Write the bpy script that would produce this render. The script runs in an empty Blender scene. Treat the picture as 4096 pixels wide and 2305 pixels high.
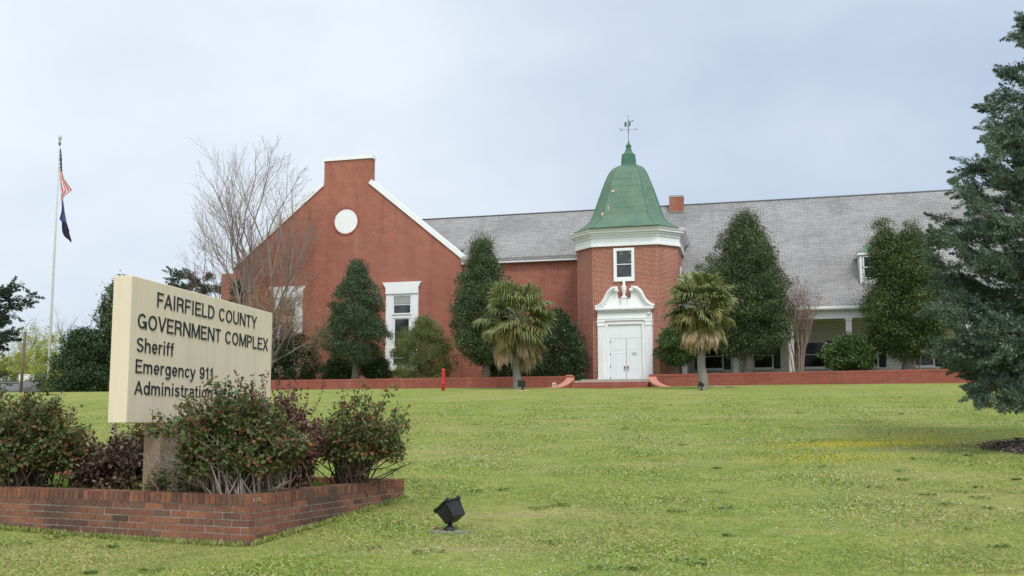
import bpy, math, numpy as np
from mathutils import Vector, Matrix
S = bpy.context.scene
COL = S.collection
R = math.radians
# ------------------------------------------------------------------ camera
F, CX, CY, PITCH, EYE = 3800., 2048., 1310., math.atan(390/3800), 1.6
cam_d = bpy.data.cameras.new('camera'); cam = bpy.data.objects.new('camera', cam_d); COL.objects.link(cam)
cam.location = (0, 0, EYE); cam.rotation_euler = (math.pi/2+PITCH, 0, 0)
cam_d.sensor_width = 36; cam_d.lens = 36*F/4096; cam_d.shift_y = (CY-1152.5)/4096
cam_d.clip_start = .1; cam_d.clip_end = 3000
S.camera = cam
# ------------------------------------------------------------------ light
SUN_EL, SUN_AZ = R(52), R(160)      # azimuth measured clockwise from +Y (the view direction)
S.view_settings.view_transform = 'Standard'; S.view_settings.look = 'None'
S.view_settings.exposure = 0.25; S.view_settings.gamma = 1
sd = Vector((math.sin(SUN_AZ)*math.cos(SUN_EL), math.cos(SUN_AZ)*math.cos(SUN_EL), math.sin(SUN_EL)))
ld = bpy.data.lights.new('sun', 'SUN'); ld.energy = 1.5; ld.angle = R(14); ld.color = (1, .95, .87)
lo = bpy.data.objects.new('sun', ld); COL.objects.link(lo); lo.rotation_euler = sd.to_track_quat('Z', 'Y').to_euler()
W = bpy.data.worlds.new('World'); S.world = W; W.use_nodes = True
def build_world():
    nt = W.node_tree; nt.nodes.clear(); N = nt.nodes.new; L = nt.links.new
    out = N('ShaderNodeOutputWorld'); bg = N('ShaderNodeBackground'); bg.inputs[1].default_value = .1
    sky = N('ShaderNodeTexSky'); sky.sky_type = 'NISHITA'; sky.sun_disc = False
    sky.sun_elevation = SUN_EL; sky.sun_rotation = SUN_AZ; sky.air_density = 1.5; sky.dust_density = 2
    tc = N('ShaderNodeTexCoord'); mp = N('ShaderNodeMapping'); mp.inputs['Scale'].default_value = (1.2, 1.1, 2.6)
    L(tc.outputs['Generated'], mp.inputs[0])
    nz = N('ShaderNodeTexNoise'); nz.inputs['Scale'].default_value = 1.5; nz.inputs['Detail'].default_value = 5
    nz.inputs['Distortion'].default_value = .15; nz.inputs['Roughness'].default_value = .5
    L(mp.outputs[0], nz.inputs['Vector'])
    def dot(v):
        d = N('ShaderNodeVectorMath'); d.operation = 'DOT_PRODUCT'; d.inputs[1].default_value = v
        L(tc.outputs['Generated'], d.inputs[0]); return d.outputs['Value']
    def m(op, a, b, clamp=False):
        n = N('ShaderNodeMath'); n.operation = op; n.use_clamp = clamp
        for i, x in enumerate((a, b)):
            if isinstance(x, (int, float)): n.inputs[i].default_value = x
            else: L(x, n.inputs[i])
        return n.outputs[0]
    lum = m('ADD', m('MULTIPLY', dot((-.62, -.05, .66)), .85), .50)
    lum = m('ADD', lum, m('MULTIPLY', m('SUBTRACT', nz.outputs['Fac'], .5), 1.0))
    lobe = m('POWER', m('MAXIMUM', dot(tuple(sd)), 0), 3)
    lum = m('ADD', lum, m('MULTIPLY', lobe, .75))
    cr = N('ShaderNodeValToRGB'); e = cr.color_ramp.elements
    e[0].position = .18; e[0].color = (.37, .45, .59, 1); e[1].position = .95; e[1].color = (.84, .91, .98, 1)
    x = e.new(.5); x.color = (.50, .60, .755, 1)
    L(lum, cr.inputs[0])
    gain = m('ADD', m('MULTIPLY', lobe, 13), 9.0)  # unseen sky around the sun boosted as added fill light on the facades
    sc = N('ShaderNodeVectorMath'); sc.operation = 'SCALE'; L(cr.outputs[0], sc.inputs[0]); L(gain, sc.inputs['Scale'])
    mx = N('ShaderNodeMix'); mx.data_type = 'RGBA'; mx.inputs[0].default_value = .93
    L(sky.outputs[0], mx.inputs[6]); L(sc.outputs[0], mx.inputs[7])
    L(mx.outputs[2], bg.inputs[0]); L(bg.outputs[0], out.inputs[0])
build_world()

# ------------------------------------------------------------------ geometry of the place
ROT = R(-14.24)
U = np.array([math.cos(ROT), math.sin(ROT)]); V = np.array([-math.sin(ROT), math.cos(ROT)])   # along the facade / away from viewer
def ray(px, py):
    x = (px-CX)/F; y = -(py-CY)/F
    return np.array([x, math.cos(PITCH)-y*math.sin(PITCH), math.sin(PITCH)+y*math.cos(PITCH)])
_r = ray(2505, 1515); T = _r[:2]/_r[1]*50.
def B(px, py, yl):                 # facade coordinates (x, z) of a sight line on the plane yl behind the tower front
    r = ray(px, py); k = ((T@V)+yl)/(r[:2]@V); w = r[:2]*k-T
    return float(w@U), float(EYE+r[2]*k)
def wl(x, y):                      # facade coordinates -> world
    p = T+U*x+V*y; return float(p[0]), float(p[1])
def hgt(x, y):                     # lawn height
    x = np.asarray(x, float); y = np.asarray(y, float)
    dx, dy = x-T[0], y-T[1]; s = -(dx*V[0]+dy*V[1])-2.7; u = dx*U[0]+dy*U[1]
    sp = np.maximum(s, 0); h = 3.5-(.084*sp-.2*(1-np.exp(-sp/4)))
    h = h-np.where(s < -1, (-s-1)*.07, 0)
    h = np.maximum(h, -3.5)
    h = h-.10*np.exp(-((u+.4)/2.6)**2)*np.exp(-(sp/5)**2)
    return h+.025*np.sin(x*.9+.4*y)*np.cos(y*.7-.3*x)*np.clip(sp/6, 0, 1)+.05*np.sin(x*.21+1)*np.cos(y*.17)*np.clip(sp/10, 0, 1)
def ground(px, py):                # where a sight line meets the lawn
    r = ray(px, py); r = r/r[1]; best = None; d = 3.
    while d < 80:
        if EYE+r[2]*d < hgt(r[0]*d, d): break
        d += .01
    return np.array([r[0]*d, d, float(hgt(r[0]*d, d))])
def terr(px, yl, z=3.9):
    x, _ = B(px, 1500, yl); w = wl(x, yl); return np.array([w[0], w[1], z])
# ------------------------------------------------------------------ tagging
def tag(o, label=None, cat=None, group=None, kind=None):
    if label: o['label'] = label
    if cat: o['category'] = cat
    if group: o['group'] = group
    if kind: o['kind'] = kind
    return o
def thing(name, label, cat, loc=(0, 0, 0), rz=0, group=None):
    o = bpy.data.objects.new(name, None); COL.objects.link(o); o.location = loc; o.rotation_euler = (0, 0, rz)
    o.empty_display_size = .2
    return tag(o, label, cat, group)
def copy_tree(o, parent=None):
    c = o.copy(); COL.objects.link(c)
    if parent: c.parent = parent
    for ch in list(o.children): copy_tree(ch, c)
    return c
# ------------------------------------------------------------------ mesh builder
class MB:
    def __init__(s): s.v = []; s.f = []; s.sm = []
    def add(s, vs, fs, smooth=False):
        o = len(s.v); s.v += [tuple(map(float, p)) for p in vs]; s.f += [tuple(i+o for i in f) for f in fs]; s.sm += [smooth]*len(fs); return s
    def box(s, x0, x1, y0, y1, z0, z1):
        return s.add([(x0,y0,z0),(x1,y0,z0),(x1,y1,z0),(x0,y1,z0),(x0,y0,z1),(x1,y0,z1),(x1,y1,z1),(x0,y1,z1)],
              [(3,2,1,0),(4,5,6,7),(0,1,5,4),(1,2,6,5),(2,3,7,6),(3,0,4,7)])
    def prism_y(s, poly, y0, y1):          # polygon in x,z (counter-clockwise seen from -y)
        n = len(poly)
        return s.add([(x,y0,z) for x,z in poly]+[(x,y1,z) for x,z in poly],
              [tuple(range(n)), tuple(range(2*n-1, n-1, -1))]+[(i, i+n, (i+1)%n+n, (i+1)%n) for i in range(n)])
    def prism_x(s, poly, x0, x1):          # polygon in y,z
        n = len(poly)
        return s.add([(x0,y,z) for y,z in poly]+[(x1,y,z) for y,z in poly],
              [tuple(range(n-1, -1, -1)), tuple(range(n, 2*n))]+[(i, (i+1)%n, (i+1)%n+n, i+n) for i in range(n)])
    def prism_z(s, poly, z0, z1, cap=True):
        n = len(poly); f = [(i, (i+1)%n, (i+1)%n+n, i+n) for i in range(n)]
        if cap: f += [tuple(range(n-1, -1, -1)), tuple(range(n, 2*n))]
        return s.add([(x,y,z0) for x,y in poly]+[(x,y,z1) for x,y in poly], f)
    def lathe(s, prof, c=(0, 0), seg=16, smooth=True, sx=1, sy=1):
        vs = []; fs = []
        for r, z in prof:
            for k in range(seg):
                a = 2*math.pi*k/seg; vs.append((c[0]+r*sx*math.cos(a), c[1]+r*sy*math.sin(a), z))
        for i in range(len(prof)-1):
            for k in range(seg): fs.append((i*seg+k, i*seg+(k+1)%seg, (i+1)*seg+(k+1)%seg, (i+1)*seg+k))
        fs.append(tuple(range(seg-1, -1, -1))); fs.append(tuple(range((len(prof)-1)*seg, len(prof)*seg)))
        return s.add(vs, fs, smooth)
    def tube(s, pts, rad, seg=6, smooth=True, cap=True):
        pts = [np.array(p, float) for p in pts]; n = len(pts)
        if np.isscalar(rad): rad = [rad]*n
        vs = []; fs = []; prev = None
        for i in range(n):
            t = pts[min(i+1, n-1)]-pts[max(i-1, 0)]; t = t/(np.linalg.norm(t)+1e-9)
            if prev is None:
                a = np.array([0, 0, 1.]) if abs(t[2]) < .9 else np.array([1., 0, 0])
                x = np.cross(t, a)
            else: x = prev-t*(prev@t)
            x = x/(np.linalg.norm(x)+1e-9); prev = x; y = np.cross(t, x)
            for k in range(seg):
                a = 2*math.pi*k/seg; vs.append(pts[i]+rad[i]*(x*math.cos(a)+y*math.sin(a)))
        for i in range(n-1):
            for k in range(seg): fs.append((i*seg+k, i*seg+(k+1)%seg, (i+1)*seg+(k+1)%seg, (i+1)*seg+k))
        if cap: fs.append(tuple(range(seg-1, -1, -1))); fs.append(tuple(range((n-1)*seg, n*seg)))
        return s.add(vs, fs, smooth)
    def build(s, name, mat, parent=None, bevel=0):
        me = bpy.data.meshes.new(name); me.from_pydata(s.v, [], s.f); me.validate()
        v = np.array(s.v); uv = me.uv_layers.new(name='UVMap'); arr = np.zeros((len(me.loops), 2))
        for p in me.polygons:
            n = np.array(p.normal)
            if abs(n[2]) > .999: t, q = np.array([1., 0, 0]), np.array([0, 1., 0])
            else:
                t = np.array([-n[1], n[0], 0]); t /= np.linalg.norm(t); q = np.cross(n, t)
                if n[1] > 0 and abs(n[1]) > abs(n[0]): pass
            idx = list(p.vertices); pv = v[idx]
            a = np.stack([pv@t, pv@q], 1); arr[p.loop_start:p.loop_start+p.loop_total] = a
        uv.data.foreach_set('uv', arr.ravel())
        if len(s.sm) == len(me.polygons): me.polygons.foreach_set('use_smooth', np.array(s.sm, bool))
        me.materials.append(mat)
        o = bpy.data.objects.new(name, me); COL.objects.link(o)
        if parent: o.parent = parent
        if bevel:
            b = o.modifiers.new('bevel', 'BEVEL'); b.width = bevel; b.segments = 2; b.limit_method = 'ANGLE'; b.angle_limit = R(40)
        return o
def quads(name, verts, mat, parent=None, nper=4):     # big unindexed face soup from a numpy array (N, nper, 3)
    n = len(verts); me = bpy.data.meshes.new(name)
    me.vertices.add(n*nper); me.vertices.foreach_set('co', np.ascontiguousarray(verts, dtype=np.float32).ravel())
    me.loops.add(n*nper); me.loops.foreach_set('vertex_index', np.arange(n*nper, dtype=np.int32))
    me.polygons.add(n); me.polygons.foreach_set('loop_start', np.arange(0, n*nper, nper, dtype=np.int32))
    me.update(calc_edges=True); me.materials.append(mat)
    o = bpy.data.objects.new(name, me); COL.objects.link(o)
    if parent: o.parent = parent
    return o
def nrm(a): return a/(np.linalg.norm(a, axis=-1, keepdims=True)+1e-9)
def leaf_quads(c, d, n, L, Wd, fold=.25):             # kite leaves: centre, long axis, normal, length, width
    d = nrm(d); s = nrm(np.cross(n, d)); n2 = np.cross(d, s)
    L = np.asarray(L)[..., None]; Wd = np.asarray(Wd)[..., None]
    a = c-d*L*.5; b = c+s*Wd*.5+d*L*.05+n2*Wd*fold; t = c+d*L*.5; e = c-s*Wd*.5+d*L*.05+n2*Wd*fold
    return np.stack([a, b, t, e], 1)
# ------------------------------------------------------------------ materials
MATS = {}
class NT:
    def __init__(s, name):
        s.m = bpy.data.materials.new(name); s.m.use_nodes = True; s.nt = s.m.node_tree
        s.b = s.nt.nodes['Principled BSDF']; s.out = s.nt.nodes['Material Output']
    def N(s, t, **k):
        n = s.nt.nodes.new(t)
        for a, v in k.items():
            if a in n.inputs: n.inputs[a].default_value = v
            else: setattr(n, a, v)
        return n
    def L(s, a, b): s.nt.links.new(a, b)
    def noise(s, scale, detail=4, vec=None, rough=.55):
        n = s.N('ShaderNodeTexNoise'); n.inputs['Scale'].default_value = scale; n.inputs['Detail'].default_value = detail
        n.inputs['Roughness'].default_value = rough
        if vec is not None: s.L(vec, n.inputs['Vector'])
        return n.outputs['Fac']
    def ramp(s, fac, stops):
        r = s.N('ShaderNodeValToRGB'); e = r.color_ramp.elements
        for i, (p, c) in enumerate(stops):
            x = e[i] if i < 2 else e.new(p)
            x.position = p; x.color = (*c, 1) if len(c) == 3 else c
        s.L(fac, r.inputs[0]); return r.outputs[0]
    def mix(s, fac, a, b, blend='MIX'):
        n = s.N('ShaderNodeMix'); n.data_type = 'RGBA'; n.blend_type = blend
        for i, x in ((0, fac), (6, a), (7, b)):
            if isinstance(x, (int, float)): n.inputs[i].default_value = x
            elif isinstance(x, tuple): n.inputs[i].default_value = (*x, 1)
            else: s.L(x, n.inputs[i])
        return n.outputs[2]
    def col(s, x):
        if isinstance(x, tuple): s.b.inputs['Base Color'].default_value = (*x, 1)
        else: s.L(x, s.b.inputs['Base Color'])
    def bump(s, h, st=.3, dist=.02):
        b = s.N('ShaderNodeBump'); b.inputs['Strength'].default_value = st; b.inputs['Distance'].default_value = dist
        s.L(h, b.inputs['Height']); s.L(b.outputs[0], s.b.inputs['Normal'])
    def obj(s): return s.N('ShaderNodeTexCoord').outputs['Object']
    def uv(s, sc=(1, 1, 1), rz=0):
        t = s.N('ShaderNodeTexCoord'); m = s.N('ShaderNodeMapping'); m.inputs['Scale'].default_value = sc; m.inputs['Rotation'].default_value = (0, 0, rz)
        s.L(t.outputs['UV'], m.inputs[0]); return m.outputs[0]
def m_noise(name, c1, c2, scale=3, rough=.7, bump=.15, spec=.3, detail=6, metal=0):
    t = NT(name); o = t.obj(); f = t.noise(scale, detail, o); g = t.noise(scale*9, 3, o)
    t.col(t.mix(.25, t.ramp(f, [(.3, c1), (.7, c2)]), t.ramp(g, [(.3, c1), (.7, c2)])))
    t.b.inputs['Roughness'].default_value = rough; t.b.inputs['Specular IOR Level'].default_value = spec; t.b.inputs['Metallic'].default_value = metal
    if bump: t.bump(g, bump, .01)
    return t.m
def m_brick(name, ca, cb, mortar, w=.213, h=.0677, ms=.006, stain=(.75, .7, .7), rz=0, bump=.4, spread=.5, sq=1.0, patch=False):
    t = NT(name); vec = t.uv((1, 1, 1), rz)
    br = t.N('ShaderNodeTexBrick'); br.offset = .5; br.squash = sq
    for k, v in (('Scale', 1), ('Mortar Size', ms), ('Mortar Smooth', .3), ('Bias', 0), ('Brick Width', w), ('Row Height', h)): br.inputs[k].default_value = v
    br.inputs['Color1'].default_value = (*ca, 1); br.inputs['Color2'].default_value = (*cb, 1); br.inputs['Mortar'].default_value = (*mortar, 1)
    t.L(vec, br.inputs['Vector'])
    big = t.noise(.35, 6, vec, .65); fine = t.noise(6, 4, vec)
    mp = t.N('ShaderNodeMapping'); mp.inputs['Scale'].default_value = (.25, 3, 1); t.L(vec, mp.inputs[0]); band = t.noise(1.2, 4, mp.outputs[0], .6)
    c = t.mix(t.ramp(big, [(.35, (0, 0, 0)), (.7, (spread,)*3)]), br.outputs['Color'], stain, 'MULTIPLY')
    c = t.mix(t.ramp(band, [(.4, (0, 0, 0)), (.75, (spread*.45,)*3)]), c, stain, 'MULTIPLY')
    c = t.mix(.35, c, t.ramp(fine, [(.3, (.72, .72, .72)), (.7, (1.2, 1.2, 1.2))]), 'MULTIPLY')
    m2 = t.N('ShaderNodeMapping'); m2.inputs['Scale'].default_value = (1.6, .16, 1); m2.inputs['Location'].default_value = (7.3, 2.1, 0); t.L(vec, m2.inputs[0]); strk = t.noise(1.0, 5, m2.outputs[0], .6)
    c = t.mix(t.ramp(strk, [(.50, (0, 0, 0)), (.74, (spread*.8,)*3)]), c, (.60, .55, .56), 'MULTIPLY')
    if patch:
        sn = t.N('ShaderNodeVectorMath', operation='SNAP'); sn.inputs[1].default_value = (w*.5, h, 1); t.L(vec, sn.inputs[0])
        m3 = t.N('ShaderNodeMapping'); m3.inputs['Scale'].default_value = (.35, 1.0, 1); t.L(sn.outputs[0], m3.inputs[0]); pn = t.noise(.55, 3, m3.outputs[0], .5)
        c = t.mix(t.ramp(pn, [(.52, (0, 0, 0)), (.57, (.8, .8, .8))]), c, (.86, .86, .86), 'MULTIPLY'); c = t.mix(t.ramp(pn, [(.40, (.8, .8, .8)), (.45, (0, 0, 0))]), c, (1.09, 1.09, 1.09), 'MULTIPLY')
    else:
        lt = t.noise(.8, 5, m2.outputs[0], .6); c = t.mix(t.ramp(lt, [(.56, (0, 0, 0)), (.8, (.30, .30, .30))]), c, (.50, .32, .24))
    t.col(c); t.b.inputs['Roughness'].default_value = .85; t.b.inputs['Specular IOR Level'].default_value = .2
    inv = t.N('ShaderNodeMath', operation='SUBTRACT'); inv.inputs[0].default_value = 1; t.L(br.outputs['Fac'], inv.inputs[1])
    t.bump(inv.outputs[0], bump, .008)
    return t.m
def m_leaf(name, cols, rough=.45, trans=.25, clump=1.2, hue=None, spec=.4):
    t = NT(name); g = t.N('ShaderNodeNewGeometry')
    n = len(cols); c1 = t.ramp(g.outputs['Random Per Island'], [(i/(n-1), c) for i, c in enumerate(cols)])
    f = t.noise(clump, 3, t.obj()); c = t.mix(1, c1, t.ramp(f, [(.3, (.72, .74, .7)), (.7, (1.28, 1.25, 1.2))]), 'MULTIPLY')
    t.col(c); t.b.inputs['Roughness'].default_value = rough; t.b.inputs['Specular IOR Level'].default_value = spec
    tr = t.N('ShaderNodeBsdfTranslucent'); t.L(c, tr.inputs[0]); ms = t.N('ShaderNodeMixShader'); ms.inputs[0].default_value = trans
    t.L(t.b.outputs[0], ms.inputs[1]); t.L(tr.outputs[0], ms.inputs[2]); t.L(ms.outputs[0], t.out.inputs[0])
    return t.m
def m_glass(name, c=(.035, .04, .042), spec=.5, rough=.06):
    t = NT(name); f = t.noise(1.3, 3, t.obj()); t.col(t.ramp(f, [(.35, tuple(x*.6 for x in c)), (.7, tuple(x*1.5 for x in c))]))
    t.b.inputs['Roughness'].default_value = rough; t.b.inputs['Specular IOR Level'].default_value = spec; return t.m

M_BRICK = m_brick('brick_red', (.37, .082, .044), (.26, .055, .034), (.54, .36, .27), ms=.0095, stain=(.66, .60, .60), spread=.55)
M_BRICKT = m_brick('brick_tower', (.33, .068, .041), (.22, .045, .031), (.62, .46, .35), ms=.010, stain=(.72, .64, .60), spread=.5)
M_WALLB = m_brick('brick_garden_wall', (.30, .078, .05), (.235, .06, .042), (.38, .22, .17), ms=.005, stain=(.62, .57, .56))
M_SOLDIER = m_brick('brick_soldier', (.32, .08, .052), (.25, .06, .042), (.42, .26, .20), w=.0677, h=.30, ms=.006)
M_ROOF = m_brick('shingle_grey', (.325, .314, .308), (.262, .253, .25), (.13, .127, .127), w=.34, h=.14, ms=.012, stain=(.82, .81, .81), bump=.6, spread=.45, patch=True)
def m_white(name, c=(.80, .80, .79)):
    t = NT(name); o = t.obj(); mp = t.N('ShaderNodeMapping'); mp.inputs['Scale'].default_value = (3, 3, .5); t.L(o, mp.inputs[0])
    f = t.noise(1.6, 6, mp.outputs[0], .6); t.col(t.ramp(f, [(.25, tuple(x*.92 for x in c)), (.6, c)]))
    t.b.inputs['Roughness'].default_value = .5; t.b.inputs['Specular IOR Level'].default_value = .35; return t.m
M_WHITE = m_white('white_paint'); M_DOOR = m_white('door_paint', (.74, .76, .77))
M_SIDING = NT('siding_grey'); 
def _siding():
    t = M_SIDING; vec = t.uv()
    sx = t.N('ShaderNodeSeparateXYZ'); t.L(vec, sx.inputs[0])
    m = t.N('ShaderNodeMath', operation='FRACT'); q = t.N('ShaderNodeMath', operation='DIVIDE'); q.inputs[1].default_value = .2
    t.L(sx.outputs[1], q.inputs[0]); t.L(q.outputs[0], m.inputs[0])
    c = t.ramp(m.outputs[0], [(0, (.2, .2, .19)), (.07, (.72, .70, .66))]); t.col(c); t.bump(m.outputs[0], .6, .02); t.b.inputs['Roughness'].default_value = .6
_siding(); M_SIDING = M_SIDING.m
def m_copper():
    t = NT('green_copper'); vec = t.uv()
    br = t.N('ShaderNodeTexBrick')
    for k, v in (('Scale', 1), ('Mortar Size', .01), ('Mortar Smooth', .4), ('Brick Width', .62), ('Row Height', .33)): br.inputs[k].default_value = v
    br.inputs['Color1'].default_value = (.062, .128, .083, 1); br.inputs['Color2'].default_value = (.075, .146, .096, 1); br.inputs['Mortar'].default_value = (.055, .14, .085, 1)
    wv = t.N('ShaderNodeVectorMath', operation='ADD'); nn = t.N('ShaderNodeTexNoise'); nn.inputs['Scale'].default_value = 1.7; t.L(vec, nn.inputs['Vector'])
    sc = t.N('ShaderNodeVectorMath', operation='SCALE'); sc.inputs['Scale'].default_value = .12; t.L(nn.outputs['Color'], sc.inputs[0])
    t.L(vec, wv.inputs[0]); t.L(sc.outputs[0], wv.inputs[1]); t.L(wv.outputs[0], br.inputs['Vector'])
    o = t.obj(); f = t.noise(1.1, 6, o, .65); g = t.noise(5, 5, o)
    c = t.mix(t.ramp(f, [(.4, (0, 0, 0)), (.75, (.75, .75, .75))]), br.outputs['Color'], (.135, .215, .13))
    c = t.mix(t.ramp(g, [(.55, (0, 0, 0)), (.8, (.5, .5, .5))]), c, (.055, .14, .085))
    t.col(c); t.b.inputs['Roughness'].default_value = .55
    ad = t.N('ShaderNodeMath', operation='SUBTRACT'); t.L(g, ad.inputs[0]); t.L(br.outputs['Fac'], ad.inputs[1]); t.bump(ad.outputs[0], .5, .04); return t.m
M_COPPER = m_copper()
M_BAREBOARD = m_noise('bare_board', (.55, .30, .20), (.68, .42, .28), 8)
M_COPPERD = m_noise('dark_green_metal', (.04, .12, .08), (.07, .17, .11), 4, .5)
M_METAL = m_noise('weathered_metal', (.12, .13, .13), (.2, .21, .2), 6, .5)
M_BLACK = m_noise('black_metal', (.012, .012, .013), (.03, .03, .03), 8, .45)
M_SHUT = m_noise('shutter_dark', (.012, .022, .022), (.02, .035, .034), 5, .5)
M_GLASS = m_glass('window_glass'); M_GLASSP = m_glass('porch_glass', (.02, .022, .022), .3)
M_BLIND = m_noise('window_blind', (.30, .30, .28), (.36, .36, .33), 3, .7)
M_CONC = m_noise('concrete', (.30, .27, .22), (.42, .39, .33), 2.5, .9, .3)
M_CAPB = m_brick('step_cap_brick', (.56, .24, .18), (.50, .20, .15), (.50, .26, .20), w=.3, h=.0677, ms=.004)
M_BARK = m_noise('bark_grey', (.11, .095, .08), (.24, .215, .185), 5, .95, .8)
M_BARKB = m_noise('bark_brown', (.075, .055, .042), (.15, .115, .09), 6, .95, .8)
M_BARKP = m_noise('palm_bark', (.15, .135, .11), (.27, .25, .21), 7, .95, 1)
M_TWIG = m_noise('twig_bark', (.15, .118, .105), (.29, .235, .21), 3, .9, .4)
M_MYRTLE = m_noise('myrtle_bark', (.20, .14, .115), (.32, .235, .195), 3, .8, .4)
M_STEMR = m_noise('shrub_stem', (.07, .05, .035), (.17, .125, .09), 9, .9, .4)
M_STEMG = m_noise('shrub_stem_grey', (.14, .11, .085), (.30, .25, .21), 9, .9, .4)
M_RED = m_noise('red_paint', (.42, .018, .018), (.52, .03, .028), 5, .4, .1, .5)
M_POLE = m_noise('flagpole_metal', (.42, .42, .41), (.55, .55, .53), 4, .45)
M_WOODP = m_noise('pole_wood', (.10, .075, .06), (.17, .13, .10), 4, .9)
M_GREYROOF = m_noise('grey_roof', (.11, .112, .115), (.145, .145, .148), 3, .9, .1, .1)
M_SIGN = NT('sign_beige')
def _sign():
    t = M_SIGN; o = t.obj(); mp = t.N('ShaderNodeMapping'); mp.inputs['Scale'].default_value = (7, 7, .7); t.L(o, mp.inputs[0])
    f = t.noise(1, 6, mp.outputs[0], .65); g = t.noise(1.3, 5, o); s = t.noise(60, 2, o)
    c = t.mix(t.ramp(f, [(.45, (0, 0, 0)), (.75, (.45, .45, .45))]), (.68, .58, .43), (.46, .40, .30))
    c = t.mix(t.ramp(g, [(.5, (0, 0, 0)), (.8, (.3, .3, .3))]), c, (.58, .50, .375)); t.col(c)
    t.b.inputs['Roughness'].default_value = .75; t.bump(s, .12, .004)
_sign(); M_SIGN = M_SIGN.m
M_POST = m_noise('sign_post_tan', (.24, .165, .11), (.31, .22, .15), 3, .8)
M_LET = m_noise('letter_black', (.018, .016, .022), (.035, .03, .04), 20, .5, .05)
M_STICK = m_noise('faded_sticker', (.16, .17, .15), (.20, .21, .19), 5, .6, 0)
M_NOTICE = m_noise('notice_paper', (.68, .68, .66), (.72, .72, .70), 5, .6, 0)
def m_planter():
    t = NT('planter_brick'); g = t.N('ShaderNodeNewGeometry'); o = t.obj()
    c = t.ramp(g.outputs['Random Per Island'], [(0, (.10, .058, .045)), (.2, (.17, .08, .058)), (.5, (.235, .095, .063)), (.75, (.30, .125, .072)), (1, (.15, .09, .07))])
    f = t.noise(1.1, 5, o, .65); k = t.noise(24, 5, o)
    c = t.mix(t.ramp(f, [(.47, (0, 0, 0)), (.68, (.85, .85, .85))]), c, (.075, .05, .042))
    c = t.mix(.6, c, t.ramp(k, [(.3, (.6, .6, .6)), (.7, (1.25, 1.25, 1.2))]), 'MULTIPLY'); t.col(c)
    t.b.inputs['Roughness'].default_value = .9; t.b.inputs['Specular IOR Level'].default_value = .2; t.bump(k, .6, .006); return t.m
M_PBRICK = m_planter()
M_MORTAR = m_noise('mortar', (.27, .235, .19), (.46, .41, .34), 12, .95, .5)
M_SOIL = m_noise('soil', (.05, .04, .03), (.11, .08, .055), 9, .95, .8)
M_PAD = m_noise('mossy_pad', (.13, .13, .085), (.33, .31, .25), 7, .95, .8)
M_MULCH = m_noise('mulch', (.028, .02, .018), (.08, .055, .045), 14, .95, 1)
M_LICHEN = m_noise('wisp_grey', (.42, .37, .32), (.52, .47, .42), 9, .9, 0)
M_DEADLEAF = m_leaf('dry_leaf', [(.30, .15, .09), (.42, .24, .16), (.36, .17, .10)], .8, .1)
M_WHITEF = m_leaf('white_blossom', [(.72, .74, .78), (.85, .86, .84), (.6, .66, .8)], .7, .3, .3)
M_YELF = m_leaf('yellow_blossom', [(.55, .42, .03), (.65, .55, .05)], .7, .3, .3)
M_HOLLY = m_leaf('holly_leaf', [(.042, .066, .028), (.074, .112, .045), (.12, .165, .068), (.088, .115, .052)], .4, .15, 1.1)
M_HOLLY2 = m_leaf('holly_leaf_bluish', [(.036, .062, .03), (.064, .102, .05), (.10, .15, .072), (.068, .10, .05)], .45, .15, 1.1)
M_HOLLY3 = m_leaf('holly_leaf_olive', [(.036, .062, .02), (.066, .106, .03), (.105, .155, .045), (.11, .125, .042)], .4, .15, 1.1)
M_DSHRUB = m_leaf('dark_shrub_leaf', [(.022, .044, .018), (.04, .072, .027), (.065, .105, .036)], .4, .12, 1.5, spec=.4)
M_LSHRUB = m_leaf('light_shrub_leaf', [(.095, .135, .034), (.16, .20, .056), (.22, .24, .088), (.12, .15, .05)], .55, .25, 1.6)
M_SSHRUB = m_leaf('glossy_shrub_leaf', [(.035, .07, .018), (.06, .12, .028), (.12, .19, .04)], .35, .2, 1.6, spec=.6)
M_CEDAR = m_leaf('cedar_spray', [(.07, .115, .082), (.125, .185, .138), (.215, .29, .225), (.12, .155, .09)], .65, .2, .8)
M_JUNI = m_leaf('juniper_spray', [(.028, .05, .034), (.05, .078, .05), (.07, .10, .065)], .65, .2, .8)
M_DEOD = m_leaf('deodar_needle', [(.045, .07, .045), (.07, .10, .065), (.10, .135, .09)], .6, .2, .8)
M_MAGN = m_leaf('magnolia_leaf', [(.035, .06, .03), (.06, .095, .042), (.10, .135, .06), (.12, .13, .07)], .32, .15, .9, spec=.6)
M_BUD = m_leaf('red_bud', [(.26, .10, .065), (.34, .15, .095), (.30, .13, .08)], .7, .2, .6)
M_ORANGE = m_leaf('orange_young_leaf', [(.42, .21, .08), (.48, .28, .11), (.38, .24, .08), (.44, .20, .10)], .6, .35, .6)
M_SPRING = m_leaf('spring_leaf', [(.32, .36, .06), (.42, .46, .10), (.36, .38, .12)], .6, .4, .5)
M_ROSE = m_leaf('rose_leaf', [(.04, .075, .022), (.065, .12, .03), (.11, .17, .045), (.075, .125, .035), (.125, .18, .06), (.06, .10, .028), (.17, .13, .06), (.10, .15, .045), (.18, .11, .05), (.26, .09, .045), (.20, .08, .05)], .5, .3, 1.2, spec=.25)
M_PURPLE = m_leaf('fringe_leaf', [(.11, .04, .042), (.18, .06, .075), (.075, .04, .03), (.24, .09, .11), (.10, .08, .04)], .45, .3, 2)
M_BURG = m_leaf('burgundy_leaf', [(.10, .036, .034), (.155, .055, .052), (.06, .06, .032), (.24, .14, .12), (.11, .05, .04), (.08, .09, .05)], .38, .15, 2, spec=.6)
M_FROND = m_leaf('palm_frond', [(.10, .14, .04), (.165, .20, .065), (.23, .255, .11), (.20, .19, .06)], .45, .25, .8)
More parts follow.
